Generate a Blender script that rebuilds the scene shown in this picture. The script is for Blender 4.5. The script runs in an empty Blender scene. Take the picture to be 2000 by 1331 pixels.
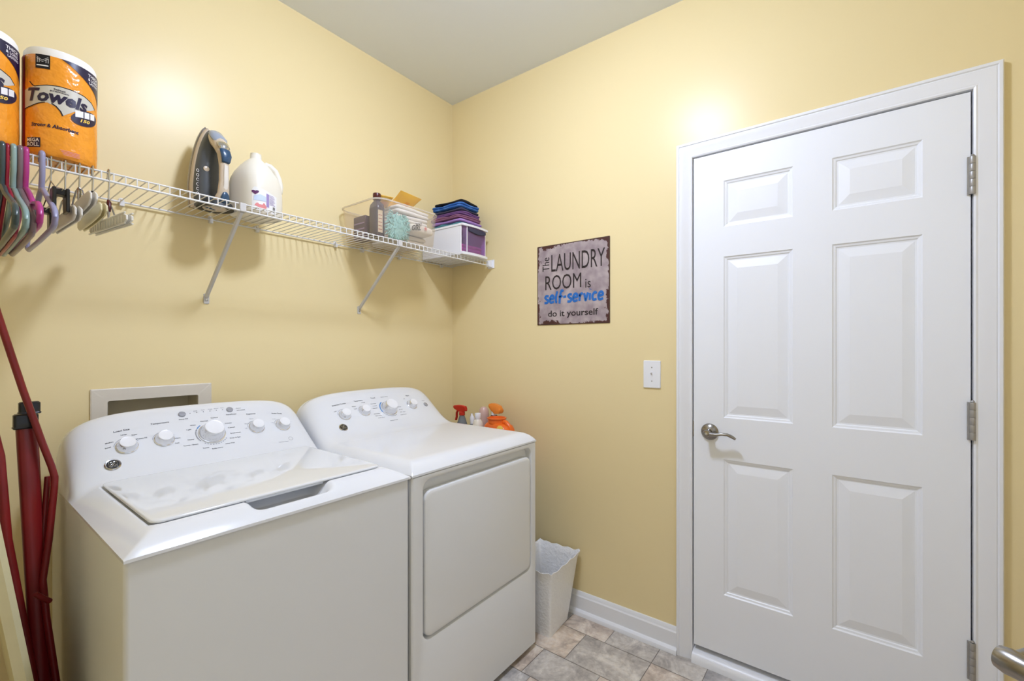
import bpy, bmesh, math, random
from mathutils import Vector, Matrix, noise
random.seed(7)
S = bpy.context.scene
COL = S.collection
PI = math.pi

# ------------------------------------------------------------------ camera
cam_d = bpy.data.cameras.new('camera')
cam = bpy.data.objects.new('camera', cam_d)
COL.objects.link(cam)
cam.location = (-1.959, -1.948, 1.312)
cam.rotation_euler = (PI / 2, 0, math.radians(37.2656 - 90))
cam_d.sensor_width = 36
cam_d.lens = 873.5 / 2000 * 36
cam_d.shift_y = (677.4 - 665.5) / 2000
cam_d.clip_start = 0.02
S.camera = cam

# ------------------------------------------------------------------ view and light
S.view_settings.view_transform = 'Standard'
S.view_settings.look = 'None'
S.view_settings.gamma = 1
S.view_settings.use_curve_mapping = False
S.view_settings.exposure = 0.0

W = bpy.data.worlds.new('world')
S.world = W
W.use_nodes = True
bg = W.node_tree.nodes['Background']
bg.inputs[0].default_value = (0.82, 0.93, 1.10, 1)
bg.inputs[1].default_value = 0.9  # soft cool fill added to even out the room, let in by the doorway
LAMP_STRENGTH = 141.0
pd = bpy.data.lights.new('doorway_portal', 'AREA')  # samples the added fill at the unseen doorway, no lamp of its own
pd.shape = 'RECTANGLE'; pd.size = 1.46; pd.size_y = 2.1
pd.cycles.is_portal = True
po = bpy.data.objects.new('doorway_portal', pd)
COL.objects.link(po)
po.location = (-1.47, -2.61, 1.05)
po.rotation_euler = (PI / 2, 0, 0)

# ------------------------------------------------------------------ materials
def lin(c):
    out = []
    for v in c[:3]:
        v = v / 255.0
        out.append(v / 12.92 if v <= 0.04045 else ((v + 0.055) / 1.055) ** 2.4)
    return (out[0], out[1], out[2], 1.0)

def mat(name, rgb, rough=0.5, metal=0.0, bump=None, vary=None, spec=0.5, trans=0.0, coat=0.0, sheen=0.0):
    """bump = (scale, strength, distance); vary = (scale, rgb2, low, high)"""
    m = bpy.data.materials.new(name)
    m.use_nodes = True
    nt = m.node_tree
    b = nt.nodes['Principled BSDF']
    b.inputs['Base Color'].default_value = lin(rgb)
    b.inputs['Roughness'].default_value = rough
    b.inputs['Metallic'].default_value = metal
    b.inputs['Specular IOR Level'].default_value = spec
    b.inputs['Transmission Weight'].default_value = trans
    b.inputs['Coat Weight'].default_value = coat
    b.inputs['Sheen Weight'].default_value = sheen
    tc = None
    if bump or vary:
        tc = nt.nodes.new('ShaderNodeTexCoord')
    if bump:
        n = nt.nodes.new('ShaderNodeTexNoise')
        n.inputs['Scale'].default_value = bump[0]
        n.inputs['Detail'].default_value = 3
        nt.links.new(tc.outputs['Object'], n.inputs['Vector'])
        bp = nt.nodes.new('ShaderNodeBump')
        bp.inputs['Strength'].default_value = bump[1]
        bp.inputs['Distance'].default_value = bump[2]
        nt.links.new(n.outputs['Fac'], bp.inputs['Height'])
        nt.links.new(bp.outputs['Normal'], b.inputs['Normal'])
    if vary:
        n = nt.nodes.new('ShaderNodeTexNoise')
        n.inputs['Scale'].default_value = vary[0]
        n.inputs['Detail'].default_value = 6
        nt.links.new(tc.outputs['Object'], n.inputs['Vector'])
        r = nt.nodes.new('ShaderNodeValToRGB')
        r.color_ramp.elements[0].position = vary[2]
        r.color_ramp.elements[1].position = vary[3]
        r.color_ramp.elements[0].color = lin(rgb)
        r.color_ramp.elements[1].color = lin(vary[1])
        nt.links.new(n.outputs['Fac'], r.inputs['Fac'])
        nt.links.new(r.outputs['Color'], b.inputs['Base Color'])
    return m

def clear_mat(name, rgb, opacity, rough=0.2):
    m = bpy.data.materials.new(name)
    m.use_nodes = True
    nt = m.node_tree
    b = nt.nodes['Principled BSDF']
    b.inputs['Base Color'].default_value = lin(rgb)
    b.inputs['Roughness'].default_value = rough
    t = nt.nodes.new('ShaderNodeBsdfTransparent')
    t.inputs[0].default_value = lin(rgb)
    mx = nt.nodes.new('ShaderNodeMixShader')
    mx.inputs[0].default_value = opacity
    nt.links.new(t.outputs[0], mx.inputs[1])
    nt.links.new(b.outputs[0], mx.inputs[2])
    nt.links.new(mx.outputs[0], nt.nodes['Material Output'].inputs[0])
    return m

M = {}
M['wall'] = mat('yellow_wall_paint', (240, 221, 170), 0.30, bump=(260, 0.08, 0.0010), spec=0.22)
M['ceil'] = mat('ceiling_paint', (236, 240, 243), 0.8)
M['trim'] = mat('white_trim_paint', (242, 243, 246), 0.32)
M['door'] = mat('white_door_paint', (244, 246, 250), 0.38)
M['gap'] = mat('painted_gap_shade', (40, 38, 36), 0.9)  # shade of the door gaps as a flat dark colour
M['cover'] = mat('glossy_white_enamel', (230, 231, 233), 0.12)
M['lid'] = mat('glossy_white_lid', (228, 229, 229), 0.05, coat=0.4)
M['body'] = mat('white_painted_steel', (226, 226, 224), 0.28)
M['knobw'] = mat('knob_white', (240, 240, 242), 0.2)
M['chrome'] = mat('chrome', (205, 206, 210), 0.14, 1.0)
M['nickel'] = mat('satin_nickel', (150, 146, 140), 0.27, 1.0)
M['hingem'] = mat('hinge_nickel', (170, 168, 165), 0.45, 0.7)
M['print'] = mat('grey_print', (52, 54, 64), 0.6)
M['printl'] = mat('light_grey_print', (150, 152, 160), 0.6)
M['blue'] = mat('blue_print', (70, 130, 190), 0.5)
M['black'] = mat('black_plastic', (22, 22, 24), 0.3)
M['btn'] = mat('grey_button', (170, 172, 180), 0.25, 0.3)
M['wire'] = mat('white_vinyl_wire', (226, 224, 220), 0.32)
M['wirem'] = mat('steel_wire', (190, 190, 190), 0.2, 1.0)
M['brace'] = mat('white_steel_brace', (205, 202, 198), 0.35)
M['box'] = mat('almond_plastic', (222, 214, 200), 0.45)
M['boxin'] = mat('shaded_almond_cardboard', (200, 190, 165), 0.6)  # almond with the recess shadow mixed into the colour; also colours the cardboard core
M['red'] = mat('red_enamel_tube', (142, 28, 30), 0.35, vary=(3.0, (96, 16, 20), 0.35, 0.75))
M['cream_cloth'] = mat('cream_cotton', (216, 206, 164), 0.9, vary=(6, (196, 188, 150), 0.45, 0.8))
M['orange_wrap'] = mat('orange_plastic_wrap', (244, 156, 44), 0.2, bump=(26, 0.75, 0.010))
M['paper'] = mat('white_paper', (240, 236, 228), 0.75, bump=(60, 0.2, 0.002))
M['navy'] = mat('navy_print', (34, 26, 58), 0.3)
M['silverp'] = mat('silver_print', (205, 200, 186), 0.3)
M['magp'] = mat('crimson_print', (150, 20, 50), 0.3)
M['whitep'] = mat('white_print', (240, 238, 235), 0.4)
M['pinkp'] = mat('pink_print', (226, 140, 140), 0.5)
M['lilacp'] = mat('lilac_print', (160, 140, 190), 0.5)
M['purplep'] = mat('purple_print', (92, 40, 92), 0.5)
M['irong'] = mat('iron_dark_grey', (78, 82, 86), 0.28)
M['ironb'] = mat('iron_blue', (44, 74, 102), 0.25)
M['ironc'] = mat('iron_champagne', (205, 188, 164), 0.28)
M['irons'] = mat('iron_soleplate', (150, 145, 142), 0.25, 0.9)
M['ironclear'] = mat('iron_smoke_plastic', (150, 158, 170), 0.12)
M['jug'] = mat('milky_plastic', (236, 229, 212), 0.32)
M['tub'] = clear_mat('clear_tub_plastic', (252, 249, 244), 0.09, 0.14)
M['tubrim'] = clear_mat('clear_tub_rim', (246, 240, 230), 0.40, 0.2)
M['whitepl'] = mat('white_plastic', (240, 240, 244), 0.35)
M['drawerpl'] = clear_mat('violet_clear_plastic', (226, 204, 234), 0.14, 0.12)
M['maroon'] = mat('maroon_plastic', (78, 20, 22), 0.3)
M['plum'] = mat('plum_bottle', (46, 14, 36), 0.22)
M['beigep'] = mat('beige_label', (222, 204, 176), 0.5)
M['towel'] = mat('white_cotton', (232, 228, 224), 0.95, bump=(180, 0.5, 0.002))
M['aqua'] = mat('aqua_chenille', (160, 212, 212), 0.95, bump=(120, 0.8, 0.006))
M['yellowpk'] = mat('yellow_packet', (250, 196, 84), 0.25, bump=(30, 0.3, 0.004))
M['cl_black'] = mat('black_cloth', (22, 20, 24), 0.9)
M['cl_blue'] = mat('royal_blue_cloth', (36, 92, 170), 0.85, vary=(30, (84, 130, 190), 0.45, 0.8))
M['cl_slate'] = mat('slate_cloth', (66, 64, 84), 0.9)
M['cl_purple'] = mat('purple_cloth', (116, 78, 136), 0.85)
M['cl_lilac'] = mat('lilac_cloth', (168, 128, 196), 0.85)
M['cl_mauve'] = mat('mauve_cloth', (140, 92, 122), 0.85)
M['cl_teal'] = mat('teal_cloth', (70, 128, 136), 0.85)
M['cl_pink'] = mat('hot_pink_cloth', (226, 96, 160), 0.85)
M['hg_green'] = mat('dark_green_plastic', (62, 76, 76), 0.25)
M['hg_mint'] = mat('sage_plastic', (142, 166, 158), 0.3)
M['hg_brown'] = mat('taupe_plastic', (120, 100, 104), 0.28)
M['hg_mag'] = mat('magenta_plastic', (176, 52, 128), 0.3)
M['hg_lav'] = mat('lavender_plastic', (152, 150, 178), 0.3)
M['hg_ivory'] = mat('ivory_plastic', (226, 214, 170), 0.3)
M['hg_white'] = mat('warm_white_plastic', (226, 222, 212), 0.3)
M['basket'] = mat('embossed_white_plastic', (250, 250, 250), 0.35, bump=(75, 0.6, 0.007))
M['redpl'] = mat('red_plastic', (200, 44, 24), 0.3)
M['orangepl'] = mat('orange_plastic', (236, 108, 30), 0.28)
M['orangecap'] = mat('amber_cap_plastic', (240, 140, 50), 0.3)
M['greybot'] = clear_mat('grey_clear_bottle', (150, 156, 160), 0.6, 0.15)
M['pinkbot'] = mat('blush_clear_bottle', (214, 180, 170), 0.25)
M['yellowlbl'] = mat('yellow_label', (246, 206, 90), 0.4)
M['signbrown'] = mat('sign_black_lettering', (36, 26, 28), 0.5)
M['signblue'] = mat('sign_blue_lettering', (36, 108, 186), 0.45)
M['glassw'] = mat('frosted_glass', (255, 250, 240), 0.3)

def lamp_mat():
    m = bpy.data.materials.new('lit_lamp_globe')
    m.use_nodes = True
    b = m.node_tree.nodes['Principled BSDF']
    b.inputs['Emission Color'].default_value = (0.83, 0.94, 1.24, 1)
    b.inputs['Emission Strength'].default_value = LAMP_STRENGTH
    return m
M['lamp'] = lamp_mat()

def tile_mat(name, a, b_, c, seed):
    m = bpy.data.materials.new(name)
    m.use_nodes = True
    nt = m.node_tree
    bs = nt.nodes['Principled BSDF']
    bs.inputs['Roughness'].default_value = 0.42
    tc = nt.nodes.new('ShaderNodeTexCoord')
    mp = nt.nodes.new('ShaderNodeMapping')
    mp.inputs['Location'].default_value = (seed * 3.1, seed * 1.7, seed)
    n1 = nt.nodes.new('ShaderNodeTexNoise')
    n1.inputs['Scale'].default_value = 9; n1.inputs['Detail'].default_value = 9; n1.inputs['Roughness'].default_value = 0.68
    n1.inputs['Distortion'].default_value = 0.8
    r = nt.nodes.new('ShaderNodeValToRGB')
    e = r.color_ramp.elements
    e[0].position = 0.38; e[0].color = lin(a)
    e[1].position = 0.66; e[1].color = lin(c)
    x = e.new(0.53); x.color = lin(b_)
    n2 = nt.nodes.new('ShaderNodeTexNoise')
    n2.inputs['Scale'].default_value = 55; n2.inputs['Detail'].default_value = 5
    mix = nt.nodes.new('ShaderNodeMix'); mix.data_type = 'RGBA'; mix.blend_type = 'OVERLAY'
    mix.inputs[0].default_value = 0.38
    nt.links.new(tc.outputs['Object'], mp.inputs['Vector'])
    nt.links.new(mp.outputs[0], n1.inputs['Vector']); nt.links.new(mp.outputs[0], n2.inputs['Vector'])
    nt.links.new(n1.outputs['Fac'], r.inputs['Fac'])
    nt.links.new(r.outputs['Color'], mix.inputs[6])
    nt.links.new(n2.outputs['Fac'], mix.inputs[7])
    nt.links.new(mix.outputs[2], bs.inputs['Base Color'])
    return m

def sign_mat():
    m = bpy.data.materials.new('weathered_sign_enamel')
    m.use_nodes = True
    nt = m.node_tree
    N = nt.nodes.new
    L = nt.links.new
    bs = nt.nodes['Principled BSDF']
    bs.inputs['Roughness'].default_value = 0.45
    tc = N('ShaderNodeTexCoord'); sp = N('ShaderNodeSeparateXYZ')
    L(tc.outputs['Object'], sp.inputs[0])
    def mth(op, a, b=None):
        n = N('ShaderNodeMath'); n.operation = op
        for i, v in enumerate((a, b)):
            if v is None: continue
            if isinstance(v, (int, float)): n.inputs[i].default_value = v
            else: L(v, n.inputs[i])
        return n.outputs[0]
    ay = mth('MULTIPLY', mth('ABSOLUTE', sp.outputs['Y']), 1 / 0.2055)
    az = mth('MULTIPLY', mth('ABSOLUTE', sp.outputs['Z']), 1 / 0.2055)
    edge = mth('MAXIMUM', ay, az)
    edge2 = mth('ADD', edge, mth('MULTIPLY', mth('MINIMUM', ay, az), 0.10))
    n1 = N('ShaderNodeTexNoise'); n1.inputs['Scale'].default_value = 14; n1.inputs['Detail'].default_value = 8; n1.inputs['Roughness'].default_value = 0.7
    L(tc.outputs['Object'], n1.inputs['Vector'])
    v = mth('ADD', edge2, mth('MULTIPLY', mth('SUBTRACT', n1.outputs['Fac'], 0.5), 0.62))
    rr = N('ShaderNodeValToRGB')
    rr.color_ramp.elements[0].position = 0.985; rr.color_ramp.elements[1].position = 0.999
    L(v, rr.inputs['Fac'])
    n2 = N('ShaderNodeTexNoise'); n2.inputs['Scale'].default_value = 16; n2.inputs['Detail'].default_value = 5
    L(tc.outputs['Object'], n2.inputs['Vector'])
    base = N('ShaderNodeValToRGB')
    base.color_ramp.elements[0].position = 0.35; base.color_ramp.elements[0].color = lin((150, 134, 138))
    base.color_ramp.elements[1].position = 0.68; base.color_ramp.elements[1].color = lin((190, 176, 174))
    L(n2.outputs['Fac'], base.inputs['Fac'])
    mx = N('ShaderNodeMix'); mx.data_type = 'RGBA'
    L(rr.outputs['Color'], mx.inputs[0]); L(base.outputs['Color'], mx.inputs[6]); mx.inputs[7].default_value = lin((74, 38, 36))
    bd = mth('GREATER_THAN', edge, 0.978)
    mx2 = N('ShaderNodeMix'); mx2.data_type = 'RGBA'
    L(bd, mx2.inputs[0]); L(mx.outputs[2], mx2.inputs[6]); mx2.inputs[7].default_value = lin((70, 44, 34))
    L(mx2.outputs[2], bs.inputs['Base Color'])
    return m

# ------------------------------------------------------------------ mesh helpers
class MB:
    def __init__(s): s.v = []; s.f = []; s.mi = []
    def add(s, vs, fs, mi=0):
        o = len(s.v); s.v += [tuple(v) for v in vs]
        for f in fs: s.f.append(tuple(i + o for i in f)); s.mi.append(mi)
        return s
    def box(s, a, b, mi=0):
        x0, y0, z0 = a; x1, y1, z1 = b
        vs = [(x, y, z) for x in (x0, x1) for y in (y0, y1) for z in (z0, z1)]
        fs = [(0, 1, 3, 2), (4, 6, 7, 5), (0, 4, 5, 1), (2, 3, 7, 6), (0, 2, 6, 4), (1, 5, 7, 3)]
        return s.add(vs, fs, mi)
    def loops(s, L, cap0=True, cap1=True, mi=0, closed=True):
        n = len(L[0]); vs = [p for l in L for p in l]; fs = []
        for i in range(len(L) - 1):
            for j in range(n if closed else n - 1):
                k = (j + 1) % n
                fs.append((i * n + j, i * n + k, (i + 1) * n + k, (i + 1) * n + j))
        if cap0: fs.append(tuple(reversed(range(n))))
        if cap1: fs.append(tuple((len(L) - 1) * n + j for j in range(n)))
        return s.add(vs, fs, mi)
    def tube(s, pts, r, n=8, mi=0, cap=True, flat=None):
        """flat=(a,b): elliptical section scale along the two frame axes"""
        P = [Vector(p) for p in pts]; L = []
        t = (P[1] - P[0]).normalized()
        up = Vector((0, 0, 1)) if abs(t.z) < 0.9 else Vector((1, 0, 0))
        u = (up - t * up.dot(t)).normalized()
        for i, p in enumerate(P):
            if i == 0: tt = (P[1] - P[0])
            elif i == len(P) - 1: tt = (P[-1] - P[-2])
            else: tt = (P[i + 1] - P[i]).normalized() + (P[i] - P[i - 1]).normalized()
            tt.normalize()
            u = (u - tt * u.dot(tt)).normalized(); w = tt.cross(u)
            rr = r[i] if isinstance(r, (list, tuple)) else r
            a, b = flat if flat else (1, 1)
            L.append([p + u * (math.cos(2 * PI * k / n) * rr * a) + w * (math.sin(2 * PI * k / n) * rr * b) for k in range(n)])
        return s.loops(L, cap, cap, mi)
    def lathe(s, prof, o=(0, 0, 0), ax=(0, 0, 1), n=24, mi=0, caps=True):
        """prof = [(r, h)] along ax"""
        ax = Vector(ax).normalized(); o = Vector(o)
        t = Vector((1, 0, 0)) if abs(ax.x) < 0.9 else Vector((0, 1, 0))
        u = (t - ax * t.dot(ax)).normalized(); w = ax.cross(u)
        L = [[o + ax * h + u * (r * math.cos(2 * PI * k / n)) + w * (r * math.sin(2 * PI * k / n)) for k in range(n)] for r, h in prof]
        return s.loops(L, caps, caps, mi)
    def build(s, name, mats, parent=None, smooth=True, angle=40, world=False):
        me = bpy.data.meshes.new(name)
        off = parent.location if (parent is not None and world) else Vector((0, 0, 0))
        vs = [(v[0] - off[0], v[1] - off[1], v[2] - off[2]) for v in s.v]
        me.from_pydata(vs, [], s.f)
        me.update()
        bm = bmesh.new(); bm.from_mesh(me)
        bmesh.ops.recalc_face_normals(bm, faces=bm.faces)
        bm.to_mesh(me); bm.free()
        if not isinstance(mats, (list, tuple)): mats = [mats]
        for m in mats: me.materials.append(m)
        if len(mats) > 1:
            for p, i in zip(me.polygons, s.mi): p.material_index = i
        if smooth:
            me.shade_smooth()
            me.set_sharp_from_angle(angle=math.radians(angle))
        o = bpy.data.objects.new(name, me)
        COL.objects.link(o)
        if parent is not None: o.parent = parent
        return o

def bevel(o, w, seg=2, ang=40):
    m = o.modifiers.new('bevel', 'BEVEL'); m.width = w; m.segments = seg
    m.limit_method = 'ANGLE'; m.angle_limit = math.radians(ang)
    return o

def centre(o):
    """move a single-mesh thing's origin to the bottom centre of its mesh"""
    vs = o.data.vertices
    lo = [min(v.co[i] for v in vs) for i in range(3)]; hi = [max(v.co[i] for v in vs) for i in range(3)]
    c = Vector(((lo[0] + hi[0]) / 2, (lo[1] + hi[1]) / 2, lo[2]))
    for v in vs: v.co -= c
    o.location = c
    return o

def tag(o, label=None, cat=None, group=None, kind=None):
    if label: o['label'] = label
    if cat: o['category'] = cat
    if group: o['group'] = group
    if kind: o['kind'] = kind
    return o

def thing(name, label, cat, loc=(0, 0, 0), rz=0.0, group=None):
    o = bpy.data.objects.new(name, None); COL.objects.link(o)
    o.empty_display_size = 0.05
    o.location = loc; o.rotation_euler = (0, 0, rz)
    return tag(o, label, cat, group)

def struct(o, label=None):
    o['kind'] = 'structure'
    if label: o['label'] = label
    return o

def rrect(cx, cy, hx, hy, r, z, n=5):
    pts = []
    for qx, qy, a0 in ((1, 1, 0), (-1, 1, 90), (-1, -1, 180), (1, -1, 270)):
        for i in range(n + 1):
            a = math.radians(a0 + 90 * i / n)
            pts.append((cx + qx * (hx - r) + r * math.cos(a), cy + qy * (hy - r) + r * math.sin(a), z))
    return pts

def text2d(body, size=1.0, bold=0.0, shear=0.0, res=2):
    cu = bpy.data.curves.new('t', 'FONT')
    cu.body = body; cu.size = size; cu.offset = bold; cu.shear = shear
    cu.resolution_u = res; cu.align_x = 'LEFT'
    ob = bpy.data.objects.new('t', cu)
    me = bpy.data.meshes.new_from_object(ob)
    vs = [(v.co.x, v.co.y) for v in me.vertices]
    fs = [tuple(p.vertices) for p in me.polygons]
    bpy.data.objects.remove(ob); bpy.data.meshes.remove(me); bpy.data.curves.remove(cu)
    return vs, fs

def text_fit(body, w, h=None, bold=0.0, shear=0.0, res=2):
    """text scaled so its width is w (and its height h), origin bottom left"""
    vs, fs = text2d(body, 1.0, bold, shear, res)
    if not vs: return vs, fs
    x0 = min(v[0] for v in vs); x1 = max(v[0] for v in vs)
    y0 = min(v[1] for v in vs); y1 = max(v[1] for v in vs)
    sx = w / (x1 - x0); sy = (h / (y1 - y0)) if h else sx
    return [((x - x0) * sx, (y - y0) * sy) for x, y in vs], fs

def subdiv2d(vs, fs, step):
    """cut a flat mesh along vertical lines so it can be wrapped round a curved wall"""
    bm = bmesh.new()
    bv = [bm.verts.new((x, y, 0)) for x, y in vs]
    for f in fs:
        try: bm.faces.new([bv[i] for i in f])
        except ValueError: pass
    lo = min(v[0] for v in vs); hi = max(v[0] for v in vs)
    x = lo + step
    while x < hi:
        bmesh.ops.bisect_plane(bm, geom=bm.verts[:] + bm.edges[:] + bm.faces[:], plane_co=(x, 0, 0), plane_no=(1, 0, 0))
        x += step
    bmesh.ops.triangulate(bm, faces=bm.faces)
    bm.verts.index_update()
    out = [(v.co.x, v.co.y) for v in bm.verts], [tuple(v.index for v in f.verts) for f in bm.faces]
    bm.free()
    return out

def sm(t):
    t = max(0.0, min(1.0, t)); return t * t * (3 - 2 * t)
def smin(a, b, k):
    h = max(k - abs(a - b), 0.0) / k
    return min(a, b) - h * h * k / 4
def smax(a, b, k): return -smin(-a, -b, k)

# ------------------------------------------------------------------ room shell
XL, YN, ZC = -2.45, -2.62, 2.79
# floor: laid tiles with a mixed stone pattern
tm = [tile_mat('tile_taupe', (176, 160, 146), (212, 196, 180), (240, 228, 212), 1),
      tile_mat('tile_grey', (168, 160, 152), (200, 192, 182), (230, 222, 210), 2),
      tile_mat('tile_warm', (186, 168, 150), (224, 206, 186), (248, 234, 216), 3),
      tile_mat('tile_blue_grey', (160, 156, 154), (190, 185, 181), (224, 218, 210), 4)]
grout = mat('grout', (150, 140, 130), 0.8)
fl = MB()
fl.add([(XL - 0.1, YN - 3, -0.002), (0.15, YN - 3, -0.002), (0.15, 0.1, -0.002), (XL - 0.1, 0.1, -0.002)], [(0, 1, 2, 3)], 4)
def tile(x0, y0, x1, y1, k):
    g = 0.0012
    fl.add([(x0 + g, y0 + g, 0), (x1 - g, y0 + g, 0), (x1 - g, y1 - g, 0), (x0 + g, y1 - g, 0)], [(0, 1, 2, 3)], k)
xb = [0.15, -0.135, -0.33, -0.50, -0.73, -0.925, -1.16, -1.37, -1.60, -1.82, -2.05, -2.30, -2.6]
cuts = [[-0.86, -1.075, -1.285], [-0.985, -1.285], [-0.885, -1.15], [-0.93, -1.25]]
ks = [[1, 3, 0, 1], [1, 2, 1], [3, 0, 1], [1, 3, 0]]
rt = random.Random(3)
for i in range(len(xb) - 1):
    if i < 4: c = list(cuts[i]); kk = list(ks[i])
    else: c = [-0.8 - rt.random() * 0.2]; kk = [rt.randrange(4), rt.randrange(4)]
    while c[-1] > YN - 2.6:
        c.append(c[-1] - rt.choice((0.195, 0.3, 0.4))); kk.append(rt.randrange(4))
    up = c[0] + 0.3
    ys = []
    while up < 0.1: ys.append(up); up += 0.3
    ys = [0.1] + ys[::-1] + c
    kk = [rt.randrange(4) for _ in range(len(ys) - 1 - len(kk))] + kk
    for j in range(len(ys) - 1):
        tile(xb[i + 1], ys[j + 1], xb[i], ys[j], kk[j] if j < len(kk) else 0)
struct(fl.build('floor', tm + [grout], smooth=False), 'grey and taupe stone pattern tile floor')

struct(MB().box((XL - 0.1, YN - 0.1, ZC), (0.12, 0.12, ZC + 0.06)).build('ceiling', M['ceil'], smooth=False), 'pale grey painted ceiling')

# back wall with the hole of the washing machine outlet box
HX0, HX1, HZ0, HZ1 = -1.597, -1.338, 0.96, 1.135
wb = MB()
wb.box((XL - 0.1, 0, 0), (HX0, 0.12, ZC)); wb.box((HX1, 0, 0), (0.12, 0.12, ZC))
wb.box((HX0, 0, 0), (HX1, 0.12, HZ0)); wb.box((HX0, 0, HZ1), (HX1, 0.12, ZC))
struct(wb.build('wall_back', M['wall'], smooth=False), 'yellow painted wall behind the shelf and machines')

# right wall with the door opening
DY0, DY1, DZ1 = -1.415, -2.243, 2.103
wr = MB()
wr.box((0, DY0 + 0.018, 0), (0.12, 0.0, ZC)); wr.box((0, YN - 0.1, 0), (0.12, DY1 - 0.018, ZC))
wr.box((0, DY1 - 0.018, DZ1 + 0.018), (0.12, DY0 + 0.018, ZC))
struct(wr.build('wall_right', M['wall'], smooth=False), 'yellow painted wall with the white panel door')
struct(MB().box((XL - 0.1, YN, 0), (XL, 0, ZC)).build('wall_left', M['wall'], smooth=False), 'yellow painted wall on the left')
wf = MB()
wf.box((-0.74, YN - 0.1, 0), (0, YN, ZC)); wf.box((XL, YN - 0.1, 0), (-2.2, YN, ZC)); wf.box((-2.2, YN - 0.1, 2.1), (-0.74, YN, ZC))
struct(wf.build('wall_front', M['wall'], smooth=False), 'yellow painted wall with the open doorway')

# baseboards with shoe moulding: profile (distance from wall, height)
bprof = [(0.0, 0.108), (0.006, 0.108), (0.009, 0.102), (0.011, 0.092), (0.015, 0.086), (0.015, 0.026), (0.020, 0.024), (0.027, 0.017), (0.030, 0.008), (0.030, 0.0), (0.0, 0.0)]
bb = MB().loops([[(-d, y, z) for d, z in bprof] for y in (-0.031, DY0 + 0.062)])
struct(bb.build('baseboard_right', M['trim'], angle=20), 'white baseboard under the sign wall')
bb = MB().loops([[(x, -d, z) for d, z in bprof] for x in (XL + 0.001, -0.001)])
struct(bb.build('baseboard_back', M['trim'], angle=20), 'white baseboard behind the machines')

# door casing, jamb, threshold
cprof = [(0.0, 0.0), (0.0, 0.011), (0.005, 0.0135), (0.010, 0.0115), (0.013, 0.0125), (0.030, 0.0155), (0.040, 0.019), (0.047, 0.0195), (0.050, 0.018), (0.053, 0.0215), (0.060, 0.0215), (0.063, 0.018), (0.063, 0.0)]
def casing(y0, y1, z1, x0=0.0, prof=cprof):
    L = []
    for w, d in prof:
        L.append([(x0 - d, y0 + w, 0), (x0 - d, y0 + w, z1 + w), (x0 - d, y1 - w, z1 + w), (x0 - d, y1 - w, 0)])
    mb = MB()
    n = 4
    vs = [p for l in L for p in l]; fs = []
    m_ = len(L)
    for i in range(m_):
        k = (i + 1) % m_
        for j in range(3): fs.append((i * n + j, i * n + j + 1, k * n + j + 1, k * n + j))
    return mb.add(vs, fs)
struct(casing(DY0 + 0.001, DY1 - 0.001, DZ1 + 0.001).build('trim_1', M['trim'], angle=18), 'white moulded casing around the panel door')
jb = MB()
jb.box((0.0005, DY0, 0), (0.119, DY0 + 0.018, DZ1 + 0.018)); jb.box((0.0005, DY1 - 0.018, 0), (0.119, DY1, DZ1 + 0.018)); jb.box((0.0005, DY1, DZ1), (0.119, DY0, DZ1 + 0.018))
jb.box((0.046, DY0 - 0.03, 0.045), (0.06, DY0, DZ1)); jb.box((0.046, DY1, 0.045), (0.06, DY1 + 0.03, DZ1)); jb.box((0.046, DY1, DZ1 - 0.03), (0.06, DY0, DZ1))
struct(jb.build('trim_2', M['trim'], smooth=False), 'white door jamb and stops')
th = MB().loops([[(x, y, z) for x, z in ((0.12, 0.0), (0.12, 0.046), (0.0, 0.044), (-0.012, 0.038), (-0.022, 0.032), (-0.030, 0.018), (-0.031, 0.0))] for y in (DY0 - 0.0005, DY1 + 0.0005)])
struct(th.build('trim_3', M['trim'], angle=30), 'white threshold strip under the panel door')
struct(MB().box((0.065, DY1, 0.046), (0.075, DY0, DZ1)).build('gap_shade_panel', M['gap'], smooth=False), 'dark panel behind the closed door, painted as the shade in its gaps')  # added sheet closing the gaps, its dark colour stands in for shade

# six panel door
SX = 0.003
y0d, y1d, z0d, z1d = -1.4195, -2.2385, 0.067, 2.098
cols = [(-1.535, -1.773), (-1.891, -2.129)]
rows = [(0.309, 0.857), (1.025, 1.675), (1.795, 1.982)]
ygr = [y0d, cols[0][0], cols[0][1], cols[1][0], cols[1][1], y1d]
zgr = [z0d, rows[0][0], rows[0][1], rows[1][0], rows[1][1], rows[2][0], rows[2][1], z1d]
ds = MB()
ds.box((SX + 0.0008, y1d, z0d), (SX + 0.038, y0d, z1d))
steps = [(0.0, 0.0), (0.004, 0.004), (0.010, 0.0055), (0.013, 0.0085), (0.018, 0.009), (0.046, 0.0030), (0.050, 0.0022)]
for i in range(5):
    for j in range(7):
        a, b, c, d = ygr[i], ygr[i + 1], zgr[j], zgr[j + 1]
        if i in (1, 3) and j in (1, 3, 5):
            L = []
            for ins, dep in steps:
                x = SX - 0.009 + dep
                L.append([(x, a - ins, c + ins), (x, b + ins, c + ins), (x, b + ins, d - ins), (x, a - ins, d - ins)])
            ds.loops(L, False, True)
        else:
            x = SX - 0.009
            ds.add([(x, a, c), (x, b, c), (x, b, d), (x, a, d)], [(0, 1, 2, 3)])
x = SX - 0.009
for (p, q) in (((y0d, z0d), (y1d, z0d)), ((y1d, z0d), (y1d, z1d)), ((y1d, z1d), (y0d, z1d)), ((y0d, z1d), (y0d, z0d))):
    ds.add([(x, p[0], p[1]), (x, q[0], q[1]), (SX + 0.001, q[0], q[1]), (SX + 0.001, p[0], p[1])], [(0, 1, 2, 3)])
door = struct(ds.build('door_1', M['door'], smooth=False), 'closed white six panel interior door with lever handle')
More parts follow.
